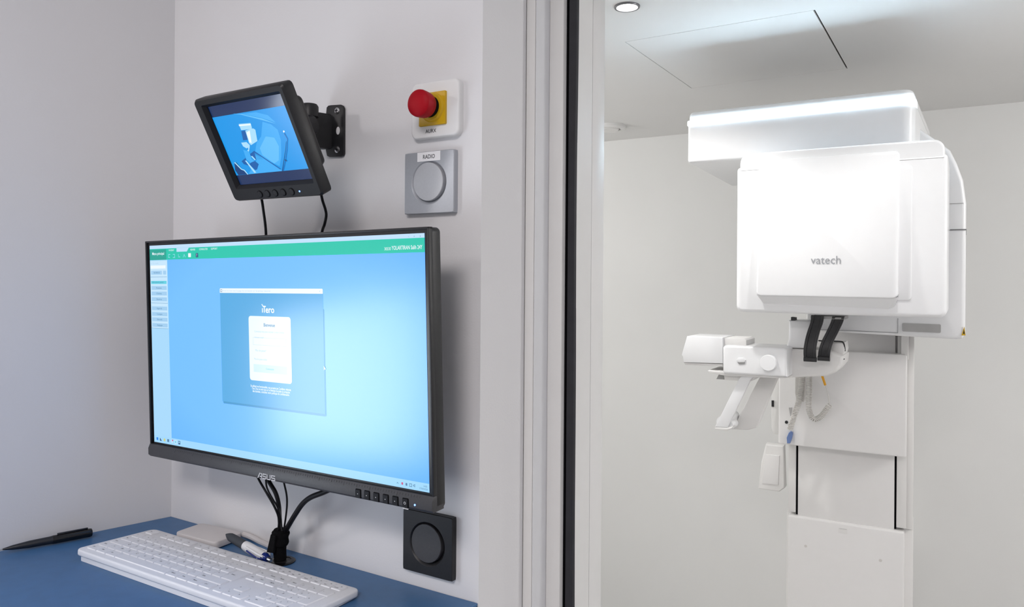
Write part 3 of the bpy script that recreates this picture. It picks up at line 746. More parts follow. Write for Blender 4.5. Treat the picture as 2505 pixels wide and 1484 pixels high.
# arm from the plate to the monitor's back
mb = MC @ Vector((0.0, 0.027, 0.0)); a, b = B_(470, 605)
hub = Vector((a - 0.010, Y0 - 0.035, b))
bm = BM(); add_prism(bm, [(a - 0.022, Y0 - 0.055), (a - 0.004, Y0 - 0.055), (a + 0.014, Y0 - 0.0045), (a - 0.002, Y0 - 0.0045)], b - 0.026, b + 0.022, 'Z', 0.003, 2); finish('arm', bm, M_BLACK, wb)
kx = py(757, 300, Y0 - 0.05)
bm = BM(); add_lathe(bm, [(0.0085, -0.075), (0.0085, -0.004), (0.012, -0.004), (0.012, 0.010), (0.010, 0.013), (0, 0.013)], Matrix.Translation(kx + Vector((0, 0, 0.012))), 24); finish('pivot_knob', bm, M_BLACK, wb)
bm = BM(); add_tube(bm, [Vector((kx.x + 0.005, Y0 - 0.05, b)), (Vector((kx.x, Y0 - 0.05, b)) + mb) / 2, mb], 0.014, 16, 4); finish('ball_joint', bm, M_BLACK, wb)
for zz in (0.020, -0.024):
    bm = BM(); add_prism(bm, [(a - 0.034, Y0 - 0.065), (a - 0.015, Y0 - 0.068), (a + 0.004, Y0 - 0.03), (a + 0.012, Y0 - 0.005), (a - 0.004, Y0 - 0.005), (a - 0.024, Y0 - 0.04)], b + zz, b + zz + 0.004, 'Z', 0.001, 1); finish('arm_flange', bm, M_BLACK, wb)

# its two leads
for i, (pts, lab) in enumerate((
    ([(636, 470), (641, 492), (645, 520), (649, 550), (651, 580), (652, 640)], 'thin black lead hanging from the left underside of the small tilted monitor'),
    ([(783, 462), (789, 490), (796, 512), (798, 527), (794, 548), (787, 572), (780, 640)], 'thin black lead bowing from the right underside of the small tilted monitor'))):
    yy = [0.690, 0.700, 0.708, 0.714, 0.718, 0.730, 0.740]
    P = [py(x, y, yy[j]) for j, (x, y) in enumerate(pts)]
    bm = BM(); add_tube(bm, P, 0.0019, 8, 6); o = finish('monitor_lead', bm, M_CABLE)
    tag(o, lab, 'cable', 'leads of the small monitor')

# ================================================================== WALL PLATES
def xz(px_, py_, Y): q = py(px_, py_, Y); return q.x, q.z
def sq_loop(cx, cz, h, r, n):                     # rounded square sampled by angle
    pts = []
    for i in range(n):
        a = 2 * PI * i / n; dx, dz = math.cos(a), math.sin(a)
        s = h / max(abs(dx), abs(dz)); x, z = dx * s, dz * s
        if r > 0:
            c = h - r
            if abs(x) > c and abs(z) > c:
                # intersect the ray with the corner arc
                ox, oz = math.copysign(c, x), math.copysign(c, z)
                bq = dx * ox + dz * oz; cq = ox * ox + oz * oz - r * r
                t = bq + math.sqrt(max(0, bq * bq - cq)); x, z = dx * t, dz * t
        pts.append((cx + x, cz + z))
    return pts
def dished_plate(name, cx, cz, h, y_wall, th, rc, m, parent, corner=0.0015, n=96, depth=0.006, rin=0.0235):
    bm = BM()
    def loop(pts, y): return [bm.verts.new((p[0], y, p[1])) for p in pts]
    circ = lambda r: [(cx + r * math.cos(2 * PI * i / n), cz + r * math.sin(2 * PI * i / n)) for i in range(n)]
    yf = y_wall - th
    Ls = [loop(sq_loop(cx, cz, h, corner, n), y_wall), loop(sq_loop(cx, cz, h, corner, n), yf + 0.0008), loop(sq_loop(cx, cz, h - 0.0008, corner, n), yf),
          loop(circ(rc), yf), loop(circ(rc - 0.001), yf + 0.0008), loop(circ(rin), yf + depth)]
    for a, b in zip(Ls, Ls[1:]):
        for i in range(n):
            j = (i + 1) % n; bm.faces.new((a[i], a[j], b[j], b[i]))
    bm.faces.new(Ls[-1])
    return finish(name, bm, m, parent, 30)
def tilted_disc(name, cx, cz, r, y, th, m, parent, tx=0.0, tz=0.0):
    bm = BM(); add_lathe(bm, [(r, -th), (r, -0.0006), (r - 0.0006, 0), (0, 0)], Matrix.Translation((cx, y, cz)) @ Matrix.Rotation(tz, 4, 'Z') @ Matrix.Rotation(tx, 4, 'X') @ Matrix.Rotation(PI / 2, 4, 'X'), 64)
    return finish(name, bm, m, parent)

# RADIO switch
rx, rz = -0.6313 + 0.04, CZ + 0.1593 - 0.04
rs = thing('wall_switch', 'square silver wall switch with round button and white RADIO sticker', 'switch', (rx, Y0, rz - 0.04))
TH = 0.0085
OFFP = 0.0
dished_plate('frame_plate', rx, rz, 0.04, Y0, TH, 0.0284, M_SILVER, rs)
tilted_disc('round_button', rx - 0.0006, rz + 0.0008, 0.0247, Y0 - TH - 0.0012, 0.007, M_SILVER2, rs, tx=math.radians(2.0), tz=math.radians(-2.5))
bm = BM(); tx0, tz0 = xz(1033, 376, Y0 - TH); tx1, tz1 = xz(1088, 391, Y0 - TH)
lz = rz + 0.0285
bm = BM(); add_box(bm, rx - 0.0185, rx + 0.0185, Y0 - TH - 0.0004, Y0 - TH, lz - 0.0010, lz + 0.0108); lb = finish('sticker', bm, M_LABEL, rs, 0)
text('sticker_lettering', 'RADIO', 0.0052, M_INK, lb, face_xz(rx - 0.0095, Y0 - TH - 0.0006, lz + 0.0022), 0.0190, bold=0.004)

# black switch under the monitor
bx, bz = -0.6296 + 0.04, CZ - 0.306 - 0.04
bs = thing('wall_switch', 'square black wall switch with round button low on the wall over the desk', 'switch', (bx, Y0, bz - 0.04))
dished_plate('frame_plate', bx, bz, 0.04, Y0, TH, 0.0284, M_BLACK, bs)
tilted_disc('round_button', bx - 0.0010, bz + 0.0010, 0.0245, Y0 - TH - 0.0010, 0.007, M_CHAR, bs, tx=math.radians(-1.5), tz=math.radians(-2.0))

# emergency stop
ax0, az0 = xz(1005, 341, Y0 - 0.010); ax1, az1 = xz(1122, 334, Y0 - 0.010); _, azt = xz(1122, 193, Y0 - 0.010)
es = thing('emergency_stop', 'red mushroom emergency stop button on yellow square in white AURX plate', 'emergency stop', ((ax0 + ax1) / 2, Y0, az1))
bm = BM(); az1 += 0.0025; azt += 0.0025
bm = BM(); add_prism(bm, rrect(ax0, ax1, az1, azt, 0.009, 8), Y0 - 0.010, Y0, 'Y', 0.003, 3, front='a'); finish('back_plate', bm, M_WHITEP, es)
yx0, yz0 = xz(1026, 309, Y0 - 0.012); yx1, yz1 = xz(1091, 222, Y0 - 0.012)
ym = (yx0 + yx1) / 2; hy = (yx1 - yx0) / 2; yzm = (yz0 + yz1) / 2 
bm = BM(); add_prism(bm, rrect(ym - hy, ym + hy, yzm - hy, yzm + hy, 0.0012, 3), Y0 - 0.0135, Y0 - 0.0095, 'Y', 0.0005, 1, front='a'); finish('yellow_plate', bm, M_YELLOW, es)
ctr = (ym + 0.0005, Y0 - 0.0135, yzm + 0.0015)
bm = BM(); add_lathe(bm, [(0.0190, 0), (0.0175, 0.003), (0.0150, 0.0035)], toY(ctr), 40); finish('yellow_collar', bm, M_YELLOW, es)
bm = BM(); add_lathe(bm, [(0.0135, 0.002), (0.0135, 0.012), (0.012, 0.014)], toY(ctr), 40); finish('black_neck', bm, M_DARK, es)
bm = BM(); add_lathe(bm, [(0.0125, 0.011), (0.0165, 0.0115), (0.0176, 0.014), (0.0182, 0.020), (0.0186, 0.0255), (0.0180, 0.0285), (0.0155, 0.0306), (0.0105, 0.0320), (0.005, 0.0326), (0, 0.0328)], toY(ctr) @ Matrix.Diagonal((0.93, 0.93, 1, 1)), 48); finish('mushroom_head', bm, M_RED, es)
lx, lz2 = xz(1041, 326, Y0 - 0.0102); lx1, _ = xz(1067, 323, Y0 - 0.0102)
text('plate_lettering', 'AURX', 0.0048, M_INK, es, face_xz(lx, Y0 - 0.0102, lz2), lx1 - lx, bold=0.004)

# ================================================================== THINGS ON THE DESK
# keyboard
kTL, kTR, kNL = pz(377, 1292, ZD + 0.010), pz(884, 1440, ZD + 0.010), pz(186, 1342, ZD + 0.0165)
ax = (kTR - kTL); KL = ax.length; ax.normalize()
ay = (kTL - kNL); KD = ay.length; ay.normalize(); az = ax.cross(ay).normalized(); ay = az.cross(ax)
KM = Matrix.Translation(kTL) @ Matrix((ax, ay, az)).transposed().to_4x4()
kb = thing('keyboard', 'white flat computer keyboard with grey legends at the front of the desk', 'keyboard', M=KM)
bm = BM(); add_prism(bm, rrect(0, KL, -KD, 0, 0.010, 6), -0.0085, 0, 'Z', 0.0022, 3); finish('upper_case', bm, M_KB, kb)
KI = KM.inverted()
bm = BM(); pts = rrect(0.004, KL - 0.004, -KD + 0.003, -0.003, 0.009, 6)
A = []; B = []
for p in pts:
    q = KM @ Vector((p[0], p[1], -0.007)); A.append(bm.verts.new(KI @ q)); q2 = Vector((q.x, q.y, ZD + 0.0003)); B.append(bm.verts.new(KI @ q2))
bm.faces.new(A); bm.faces.new(B[::-1])
for i in range(len(pts)): bm.faces.new((A[i], B[i], B[(i + 1) % len(pts)], A[(i + 1) % len(pts)]))
finish('lower_case', bm, M_KB, kb)
U = (KL - 0.020) / 22.75; V = (KD - 0.016) / 6.35
KEYM = {}
def key(u, row, wd, leg, hh=1.0, small=False):
    kk = (round(wd, 3), hh)
    w2, h2 = wd * U - 0.0016, hh * V - 0.0016
    if kk not in KEYM:
        bm = BM()
        t = bmesh.new()
        a = rrect(0.0, w2, -h2, 0.0, 0.0016, 3); b = rrect(0.0007, w2 - 0.0007, -h2 + 0.0007, -0.0007, 0.0012, 3)
        A = [t.verts.new((p[0], p[1], 0.0)) for p in a]; B = [t.verts.new((p[0], p[1], 0.0013)) for p in b]; n = len(a)
        t.faces.new(B)
        for i in range(n): t.faces.new((A[i], A[(i + 1) % n], B[(i + 1) % n], B[i]))
        merge(bm, t)
        bmesh.ops.recalc_face_normals(bm, faces=bm.faces)
        me = bpy.data.meshes.new('key'); bm.to_mesh(me); bm.free(); me.materials.append(M_KEY)
        KEYM[kk] = me
    o = bpy.data.objects.new('key', KEYM[kk]); COL.objects.link(o); o.parent = kb; OFF[o.name] = Vector((0, 0, 0))
    off = 0.35 if row > 0 else 0.0
    o.location = (0.010 + u * U, -0.007 - (row + off) * V, 0.0001)
    if leg:
        L = leg if isinstance(leg, (list, tuple)) else [leg]
        for j, tx in enumerate(L):
            hgt = 0.0032 if (len(tx) == 1 and len(L) == 1) else 0.0023
            ln = len(tx)
            xx = 0.003 + 0.0062 * (j % 2); yy = -h2 * (0.55 if len(L) == 1 else (0.75 if j == 0 else 0.40))
            text('legend', tx, hgt, M_LEG, o, Matrix.Translation((xx, yy, 0.0014)), None, 'LEFT', 0.012)
        return o
    return o
r0 = [(0, 'Esc')] + [(2 + i, 'F%d' % (i + 1)) for i in range(4)] + [(6.5 + i, 'F%d' % (i + 5)) for i in range(4)] + [(11 + i, 'F%d' % (i + 9)) for i in range(4)]
for u, l in r0: key(u, 0, 1, l)
for i, l in enumerate(('Impr', 'Arr', 'Pau')): key(15.25 + i, 0, 1, [l, 'Sys'])
for i, l in enumerate(('Num', 'Caps', 'Scr', 'Lock')): key(18.5 + i, 0, 1, [l, 'fn'])
for i, l in enumerate((['²'], ['1', '&'], ['2', 'é'], ['3', '"'], ['4', "'"], ['5', '('], ['6', '-'], ['7', 'è'], ['8', '_'], ['9', 'ç'], ['0', 'à'], ['°', ')'], ['+', '='])): key(i, 1, 1, l)
key(13, 1, 2, '<-')
for i, l in enumerate(('Ins', 'Home', 'PgUp')): key(15.25 + i, 1, 1, l)
for i, l in enumerate(('Num', '/', '*', '-')): key(18.5 + i, 1, 1, l)
key(0, 2, 1.5, 'Tab')
for i, l in enumerate('AZERTYUIOP'): key(1.5 + i, 2, 1, l)
key(11.5, 2, 1, '^'); key(12.5, 2, 1, '$'); key(13.75, 2, 1.25, 'Enter', 2.0)
for i, l in enumerate(('Del', 'End', 'PgDn')): key(15.25 + i, 2, 1, l)
for i, l in enumerate((['7', '>'], ['8', '^'], ['9', '>'])): key(18.5 + i, 2, 1, l)
key(21.5, 2, 1, '+', 2.0)
key(0, 3, 1.75, 'Caps')
for i, l in enumerate('QSDFGHJKLM'): key(1.75 + i, 3, 1, l)
key(11.75, 3, 1, 'ù'); key(12.75, 3, 1, '*')
for i, l in enumerate((['4', '<'], ['5'], ['6', '>'])): key(18.5 + i, 3, 1, l)
key(0, 4, 1.25, 'Shift'); key(1.25, 4, 1, '<')
for i, l in enumerate('WXCVBN?.:!'): key(2.25 + i, 4, 1, l)
key(12.25, 4, 2.75, 'Shift'); key(16.25, 4, 1, '^')
for i, l in enumerate((['1', 'v'], ['2', 'v'], ['3', 'v'])): key(18.5 + i, 4, 1, l)
key(21.5, 4, 1, 'Ent', 2.0)
key(0, 5, 1.25, 'Ctrl'); key(1.25, 5, 1.25, 'Win'); key(2.5, 5, 1.25, 'Alt'); key(3.75, 5, 6.25, None)
key(10, 5, 1.25, 'AltGr'); key(11.25, 5, 1.25, 'Win'); key(12.5, 5, 1.25, 'Menu'); key(13.75, 5, 1.25, 'Ctrl')
for i, l in enumerate('<v>'): key(15.25 + i, 5, 1, l)
key(18.5, 5, 2, ['0', 'Ins']); key(20.5, 5, 1, ['.', 'Del'])

# black pen along the left wall
p0, p1 = pz(2, 1344, ZD + 0.0065), pz(226, 1301, ZD + 0.0075)
d = (p1 - p0); L = d.length
PM = Matrix.Translation(p0) @ d.to_track_quat('Z', 'Y').to_matrix().to_4x4()
pen = thing('pen', 'black ballpoint pen lying against the left wall', 'pen', M=PM)
bm = BM(); add_lathe(bm, [(0.0006, -0.004), (0.0010, 0), (0.0012, 0.003)], None, 12); finish('tip', bm, M_METAL, pen)
bm = BM(); add_lathe(bm, [(0.0012, 0.002), (0.0034, 0.014), (0.0052, 0.035), (0.0056, 0.06), (0.0060, L * 0.55)], None, 24); finish('barrel', bm, M_PEN, pen)
bm = BM(); add_lathe(bm, [(0.0062, L * 0.55), (0.0064, L - 0.004), (0.0058, L - 0.001), (0.0040, L), (0, L)], None, 24); finish('cap', bm, M_BLACK2, pen)
bm = BM(); add_box(bm, -0.0016, 0.0016, 0.0066, 0.0085, L * 0.60, L - 0.006, 0.0006); finish('clip', bm, M_PEN, pen)

# white and blue pen leaning on the little box
q0, q1 = pz(554, 1307, ZD + 0.0185), pz(663, 1371, ZD + 0.0085)
d = q1 - q0; L = d.length
PM = Matrix.Translation(q0) @ d.to_track_quat('Z', 'Y').to_matrix().to_4x4()
pn = thing('pen', 'white retractable pen with blue ring and grey grip, propped on the beige box', 'pen', M=PM)
bm = BM(); add_lathe(bm, [(0.0010, -0.001), (0.0015, 0.0), (0.0040, 0.006), (0.0058, 0.012), (0.0062, 0.02), (0.0064, L * 0.45)], None, 24); finish('grip', bm, M_PENG, pn)
bm = BM(); add_lathe(bm, [(0.0066, L * 0.44), (0.0072, L * 0.50), (0.0074, L * 0.65), (0.0068, L * 0.84), (0.0060, L * 0.87)], None, 24); finish('barrel', bm, M_PENW, pn)
bm = BM(); add_lathe(bm, [(0.0064, L * 0.855), (0.0060, L * 0.90), (0.0045, L * 0.93)], None, 24); finish('blue_ring', bm, M_PENB, pn)
bm = BM(); add_lathe(bm, [(0.0028, L * 0.92), (0.0028, L - 0.001), (0.0022, L), (0, L)], None, 16); finish('click_button', bm, M_METAL, pn)
up_l = PM.to_3x3().inverted() @ Vector((0.5, -0.75, 0.35)).normalized()
def clip(name, m, ang, r, a, b, wd):
    dirv = Vector((up_l.x, up_l.y, 0)).normalized(); dirv = Matrix.Rotation(ang, 3, 'Z') @ dirv
    bm = BM(); add_tube(bm, [dirv * (r - 0.001) + Vector((0, 0, b)), dirv * (r + 0.003) + Vector((0, 0, b - 0.006)), dirv * (r + 0.003) + Vector((0, 0, (a + b) / 2)), dirv * (r + 0.0012) + Vector((0, 0, a))], wd, 8, 5); finish(name, bm, m, pn)
clip('clip', M_PENW, 0.0, 0.0066, L * 0.55, L * 0.89, 0.0016)
clip('blue_clip', M_PENB, 0.5, 0.0066, L * 0.58, L * 0.90, 0.0012)
clip('side_bar', M_PENW, -2.4, 0.0066, L * 0.60, L * 0.89, 0.0014)

# beige box
zt_ = ZD + 0.0115
b0, b1, b2, b3 = pz(422, 1299, zt_), pz(499, 1279, zt_), pz(600, 1302, zt_), pz(523, 1325, zt_)
o_ = b3; e1 = (b2 - b3); e2 = (b0 - b3); W1 = e1.length; W2 = (b1 - b2).length * 0.5 + e2.length * 0.5
ex = (b2 - b1 + b3 - b0).normalized(); ex = ((b3 - b0).normalized() + (b2 - b1).normalized()).normalized(); ey = Vector((-ex.y, ex.x, 0))
ctr_ = (b0 + b1 + b2 + b3) / 4
hx = ((b3 - b0).length + (b2 - b1).length) / 4; hy_ = ((b0 - b1).length + (b3 - b2).length) / 4
BXM = Matrix.Translation((ctr_.x, ctr_.y, ZD)) @ Matrix((ex, ey, Vector((0, 0, 1)))).transposed().to_4x4()
bxo = thing('network_box', 'small flat beige box with rounded corners behind the keyboard', 'box', M=BXM)
bm = BM(); add_prism(bm, rrect(-hx, hx, -hy_, hy_, 0.008, 5), 0.0015, 0.0115, 'Z', 0.0016, 2); finish('box_body', bm, M_BOX, bxo)
bm = BM(); add_prism(bm, rrect(-hx + 0.006, hx - 0.006, -hy_ + 0.006, hy_ - 0.006, 0.006, 4), 0.0002, 0.0016, 'Z'); finish('box_foot', bm, M_DARK, bxo, 0)

# cable grommet, sleeve and the cables of the monitor
g = pz(690, 1373, ZD)
gr = thing('cable_grommet', 'round black cable grommet set in the desk under the monitor', 'grommet', tuple(g))
bm = BM(); add_lathe(bm, [(0.0185, 0.0002), (0.0185, 0.0012), (0.0165, 0.0024), (0.0125, 0.0026), (0.0120, 0.0016)], Matrix.Translation(g), 40); finish('ring', bm, M_BLACK2, gr)
bm = BM(); add_lathe(bm, [(0.0122, 0.0003), (0.0122, 0.0019), (0, 0.0019)], Matrix.Translation(g), 32); finish('cover', bm, M_BLACK, gr)
G = lambda x, y, Y: py(x, y, Y)
Yg = g.y
slv = thing('cable_tie', 'black velcro cable wrap bundling the monitor cables on the desk', 'cable tie', tuple(g + Vector((0, 0, 0.002))))
s0, s1, s2 = g + Vector((-0.0035, 0, 0.0025)), G(684, 1335, Yg), G(688, 1296, Yg)
bm = BM(); add_tube(bm, [s0, s1, s2], lambda t: 0.0085 + 0.002 * t, 16, 6); finish('wrap_stem', bm, M_VELCRO, slv)
bm = BM(); add_tube(bm, [G(684, 1329, Yg), G(686, 1313, Yg), G(687, 1300, Yg)], lambda t: 0.0118 + 0.0008 * math.sin(t * 9), 16, 5); finish('wrap_band', bm, M_VELCRO, slv)
fl = [G(664, 1306, Yg - 0.013), G(676, 1310, Yg - 0.013), G(671, 1352, Yg - 0.013), G(654, 1349, Yg - 0.013)]
bm = BM(); add_prism(bm, [(p.x, p.z) for p in fl], Yg - 0.015, Yg - 0.011, 'Y', 0.0008, 1); finish('wrap_flap', bm, M_VELCRO, slv)
def cable(name, pts, r, label, m=M_CABLE, seg=10):
    bm = BM(); add_tube(bm, pts, r, seg, 8); return tag(finish(name, bm, m), label, 'cable', 'cables under the monitor')
Ym = 0.712
cable('monitor_cable', [G(620, 1138, Ym), G(632, 1170, Ym), G(652, 1205, Ym), G(672, 1240, Ym + 0.005), G(682, 1268, Yg - 0.008), G(681, 1298, Yg - 0.004)], 0.0016, 'leftmost thin black cable running down from under the monitor to the wrap')
cable('monitor_cable', [G(643, 1140, Ym + 0.006), G(657, 1175, Ym + 0.006), G(674, 1205, Ym + 0.006), G(682, 1235, Ym + 0.01), G(684, 1265, Yg + 0.003), G(686, 1298, Yg + 0.004)], 0.0030, 'thick black cable from under the maker lettering of the monitor to the wrap')
cable('monitor_cable', [G(650, 1142, Ym - 0.004), G(651, 1182, Ym - 0.004), G(656, 1200, Ym - 0.004), G(668, 1222, Ym - 0.002), G(679, 1240, Ym + 0.004), G(686, 1266, Yg - 0.004), G(690, 1298, Yg - 0.006)], 0.0013, 'thin black cable curling beside the thick one under the monitor lettering')
cable('monitor_cable', [G(688, 1150, Ym), G(695, 1182, Ym), G(701, 1210, Ym), G(702, 1235, Ym + 0.004), G(699, 1265, Yg - 0.002), G(694, 1298, Yg)], 0.0013, 'thin black cable bowing right of the thick one down to the wrap')
cable('monitor_cable', [G(850, 1172, Ym), G(820, 1190, Ym), G(790, 1204, Ym), G(760, 1216, Ym), G(740, 1232, Ym + 0.004), G(722, 1258, Ym + 0.01), G(706, 1285, Yg), G(697, 1302, Yg + 0.004)], 0.0036, 'thick black power cable sweeping right from the wrap to the monitor')
o = tag(cable('network_lead', [G(596, 1306, 0.7655), G(615, 1313, 0.7655), G(640, 1326, 0.7655), G(662, 1336, 0.763), G(680, 1345, 0.758)], 0.0042, 'pale lead lying along the wall between beige box and cable wrap', M_BOX), group='')
del o['group']

# ================================================================== X-RAY UNIT
XM = thing('dental_xray_machine', 'large white panoramic dental x-ray machine standing in the next room', 'x-ray machine', (-0.30, 2.42, 0))
def Z(v): return CZ + v
YF = 1.95
# head cover
bm = BM()
t = bmesh.new()
pts = rrect(-0.508, -0.036, Z(-0.089), Z(0.2835), 0.010, 5, radii=(0.016, 0.016, 0.008, 0.008))
add_prism(bm, pts, YF, YF + 0.20, 'Y', 0.009, 4); finish('head_cover', bm, M_MACH, XM)
bm = BM(); add_prism(bm, rrect(-0.5005, -0.0420, Z(0.25), Z(0.3185), 0.02, 6, radii=(0.004, 0.004, 0.024, 0.024)), YF + 0.001, YF + 0.195, 'Y', 0.006, 4); finish('head_cap', bm, M_MACH, XM)
# raised front panel: proud at its lower edge, level with the cover at its top
def proud(z): return YF - 0.004 - 0.026 * max(0.0, (Z(0.297) - z) / 0.3425)
def panel(name, x0, x1, z0, z1, r, f, m, bev=0.0035):
    bm = BM(); n0 = 8
    rows = []
    def outline(ins):
        return rrect(x0 + ins, x1 - ins, z0 + ins, z1 - ins, max(0.001, r - ins), 6)
    A = [bm.verts.new((p[0], YF + 0.002, p[1])) for p in outline(0)]
    B = [bm.verts.new((p[0], f(p[1]) + bev, p[1])) for p in outline(0)]
    C = [bm.verts.new((p[0], f(p[1]) + bev * 0.3, p[1])) for p in outline(bev * 0.3)]
    D = [bm.verts.new((p[0], f(p[1]), p[1])) for p in outline(bev)]
    n = len(A)
    for P, Q in ((A, B), (B, C), (C, D)):
        for i in range(n): bm.faces.new((P[i], P[(i + 1) % n], Q[(i + 1) % n], Q[i]))
    # fill with a strip grid so that the curved front stays smooth
    xs0, xs1 = x0 + bev, x1 - bev
    bm.faces.new(D)
    return finish(name, bm, m, XM, 40)
panel('front_panel_step', -0.30, -0.1065, Z(-0.050), Z(0.262), 0.008, lambda z: YF - 0.0035, M_MACH, 0.002)
fp = panel('front_panel', -0.4505, -0.1330, Z(-0.0455), Z(0.2975), 0.012, proud, M_MACH)
bm = BM()
yb = proud(Z(-0.0455)) + 0.003
v = [bm.verts.new(p) for p in ((-0.4495, yb, Z(-0.0430)), (-0.1340, yb, Z(-0.0430)), (-0.1420, YF - 0.0005, Z(-0.0660)), (-0.1540, YF - 0.0005, Z(-0.0715)), (-0.4230, YF - 0.0005, Z(-0.0715)), (-0.4370, YF - 0.0005, Z(-0.0660)), (-0.4495, YF + 0.001, Z(-0.0430)), (-0.1340, YF + 0.001, Z(-0.0430)))]
bm.faces.new((v[0], v[5], v[4], v[3], v[2], v[1])); bm.faces.new((v[0], v[6], v[5])); bm.faces.new((v[1], v[2], v[7]))
finish('panel_chin', bm, M_MACH, XM, 0)
lt = py(1983, 645, proud(Z(-0.01))); lt1 = py(2056, 646, proud(Z(-0.01)))
text('maker_lettering', 'vatech', 0.0195, M_LOGO, fp, face_xz(lt.x, proud(lt.z) - 0.0012, lt.z) @ Matrix.Rotation(-0.05, 4, 'X'), lt1.x - lt.x)

# canopy with the light strip
def plan(ins=0.0, back=2.62, r=0.03):
    x0, x1, y0 = -0.667 + ins, -0.1065 - ins, 2.03 + ins
    pts = []
    for i in range(7):
        a = PI + i / 6 * PI / 2; pts.append((x0 + 0.012 + 0.012 * math.cos(a), y0 + 0.012 + 0.012 * math.sin(a)))
    for i in range(9):
        a = 1.5 * PI + i / 8 * PI / 2; pts.append((x1 - r + r * math.cos(a), y0 + r + r * math.sin(a)))
    pts += [(x1 + 0.012, back), (x0 - 0.035, back)]
    return pts
bm = BM(); add_prism(bm, plan(), Z(0.318), Z(0.4235), 'Z', 0.008, 3, front='a'); finish('canopy', bm, M_MACH, XM)
bm = BM(); add_prism(bm, plan(0.003), Z(0.4345), Z(0.4605), 'Z', 0.012, 4, front='b'); finish('canopy_top', bm, M_MACH, XM)
bm = BM(); add_prism(bm, plan(-0.0013)[:-2] + [(-0.1052, 2.10), (-0.6683, 2.10)], Z(0.4235), Z(0.4345), 'Z'); finish('light_strip', bm, M_LEDW, XM)
bm = BM(); add_prism(bm, [(-0.664, 2.10), (-0.1095, 2.10), (-0.100, 2.61), (-0.69, 2.61)], Z(0.4235), Z(0.4345), 'Z'); finish('strip_back', bm, M_MACHS, XM, 0)
# rear housing with its sloping shoulder
sh = [(-0.38, -0.146), (-0.020, -0.1535), (-0.006, -0.150), (0.0, -0.140), (0.0, 0.190), (-0.007, 0.250), (-0.021, 0.293), (-0.036, 0.328), (-0.115, 0.40), (-0.38, 0.40)]
bm = BM(); add_prism(bm, [(a, Z(b)) for a, b in sh], 2.20, 2.52, 'Y', 0.010, 4); rh = finish('rear_housing', bm, M_MACH, XM)
def on_h(x, y): q = py(x, y, 2.20); return q.x, q.z
a0, a1 = on_h(2324, 562), on_h(2360, 564)
bm = BM(); add_box(bm, a0[0], 0.0008, 2.1985, 2.45, a0[1] - 0.0012, a0[1] + 0.0012); finish('housing_seam', bm, M_MLINE, rh, 0)
a0 = on_h(2324, 498); bm = BM(); add_box(bm, a0[0], -0.006, 2.1985, 2.22, a0[1] - 0.0005, a0[1] + 0.0005); finish('housing_seam', bm, M_MGREY, rh, 0)
a0, a1 = on_h(2207, 810), on_h(2302, 792)
bm = BM(); add_prism(bm, rrect(a0[0], a1[0], a0[1], a1[1] - 0.001, 0.003, 4), 2.1975, 2.205, 'Y', 0.0006, 1); finish('display', bm, M_MGREY, rh)
a0, a1 = on_h(2000, 806), on_h(2197, 778)
for k2, (x0, x1, z0, z1) in enumerate(((a0[0], a1[0], a0[1], a0[1] + 0.0008), (a1[0] - 0.0008, a1[0], a0[1], a1[1]))):
    bm = BM(); add_box(bm, x0, x1, 2.1990, 2.2005, z0, z1); finish('cover_joint', bm, M_MLINE, rh, 0)
tri = [on_h(2352, 820), on_h(2362, 820), on_h(2359, 798)]
bm = BM(); add_prism(bm, tri, 2.1985, 2.2005, 'Y'); ws = finish('warning_sticker', bm, M_YELLOW, rh, 0)
bm = BM(); bm.faces.new([bm.verts.new((p[0], 2.1982, p[1])) for p in (on_h(2356, 816), on_h(2360, 816), on_h(2358, 805))]); finish('warning_symbol', bm, M_INK, ws, 0)

# chin rest assembly
def X_(x, y, Y): q = py(x, y, Y); return (q.x, q.z)
def poly_part(name, pts, y0, y1, m, r=0.003, parent=XM, seg=2, front=None):
    bm = BM(); add_prism(bm, [X_(x, y, y0) for x, y in pts], y0, y1, 'Y', r, seg, front=front); return finish(name, bm, m, parent)
poly_part('control_pad', [(1680, 822), (1768, 826), (1768, 889), (1672, 886), (1670, 872), (1667, 868)], 2.02, 2.14, M_MACH, 0.003)
poly_part('control_pad_hinge', [(1764, 826), (1822, 828), (1826, 832), (1826, 850), (1764, 850)], 2.035, 2.13, M_MACHS, 0.003)
poly_part('pad_base', [(1672, 886), (1768, 890), (1768, 896), (1676, 892)], 2.03, 2.12, M_MACHS, 0.001)
ca = poly_part('chin_arm', [(1768, 850), (1772, 845), (1918, 851), (1925, 856), (1925, 922), (1772, 914), (1768, 910)], 2.0, 2.12, M_MACH, 0.006, seg=3)
poly_part('chin_arm_tray', [(1731, 906), (1770, 908), (1925, 922), (1930, 926), (1770, 918), (1735, 911)], 2.012, 2.13, M_MACHS, 0.001)
poly_part('chin_arm_under', [(1770, 912), (1848, 918), (1838, 932), (1772, 929)], 2.03, 2.12, M_MACHS, 0.002)
poly_part('tray_lug', [(1752, 927), (1762, 908), (1771, 910), (1771, 928)], 2.05, 2.11, M_MGREY, 0.001)
poly_part('chin_body', [(1922, 853), (2030, 858), (2062, 870), (2060, 892), (2045, 910), (2022, 920), (1930, 924), (1922, 921)], 2.065, 2.19, M_MACHS, 0.008, seg=3)
bm = BM(); kx_, kz_ = X_(1876, 887, 1.985); add_lathe(bm, [(0.0205, -0.002), (0.0205, 0.016), (0.0195, 0.0185), (0, 0.0188)], toY((kx_ + 0.003, 2.0, kz_)), 36); finish('adjusting_knob', bm, M_MACH, ca)
poly_part('catch', [(1802, 880), (1806, 875), (1820, 875), (1824, 880), (1820, 886), (1806, 886)], 1.996, 2.002, M_MACH, 0.001, ca)
poly_part('catch_slot', [(1804, 885), (1823, 886), (1821, 891), (1808, 891)], 1.9985, 2.002, M_MGREY, 0.0, ca)
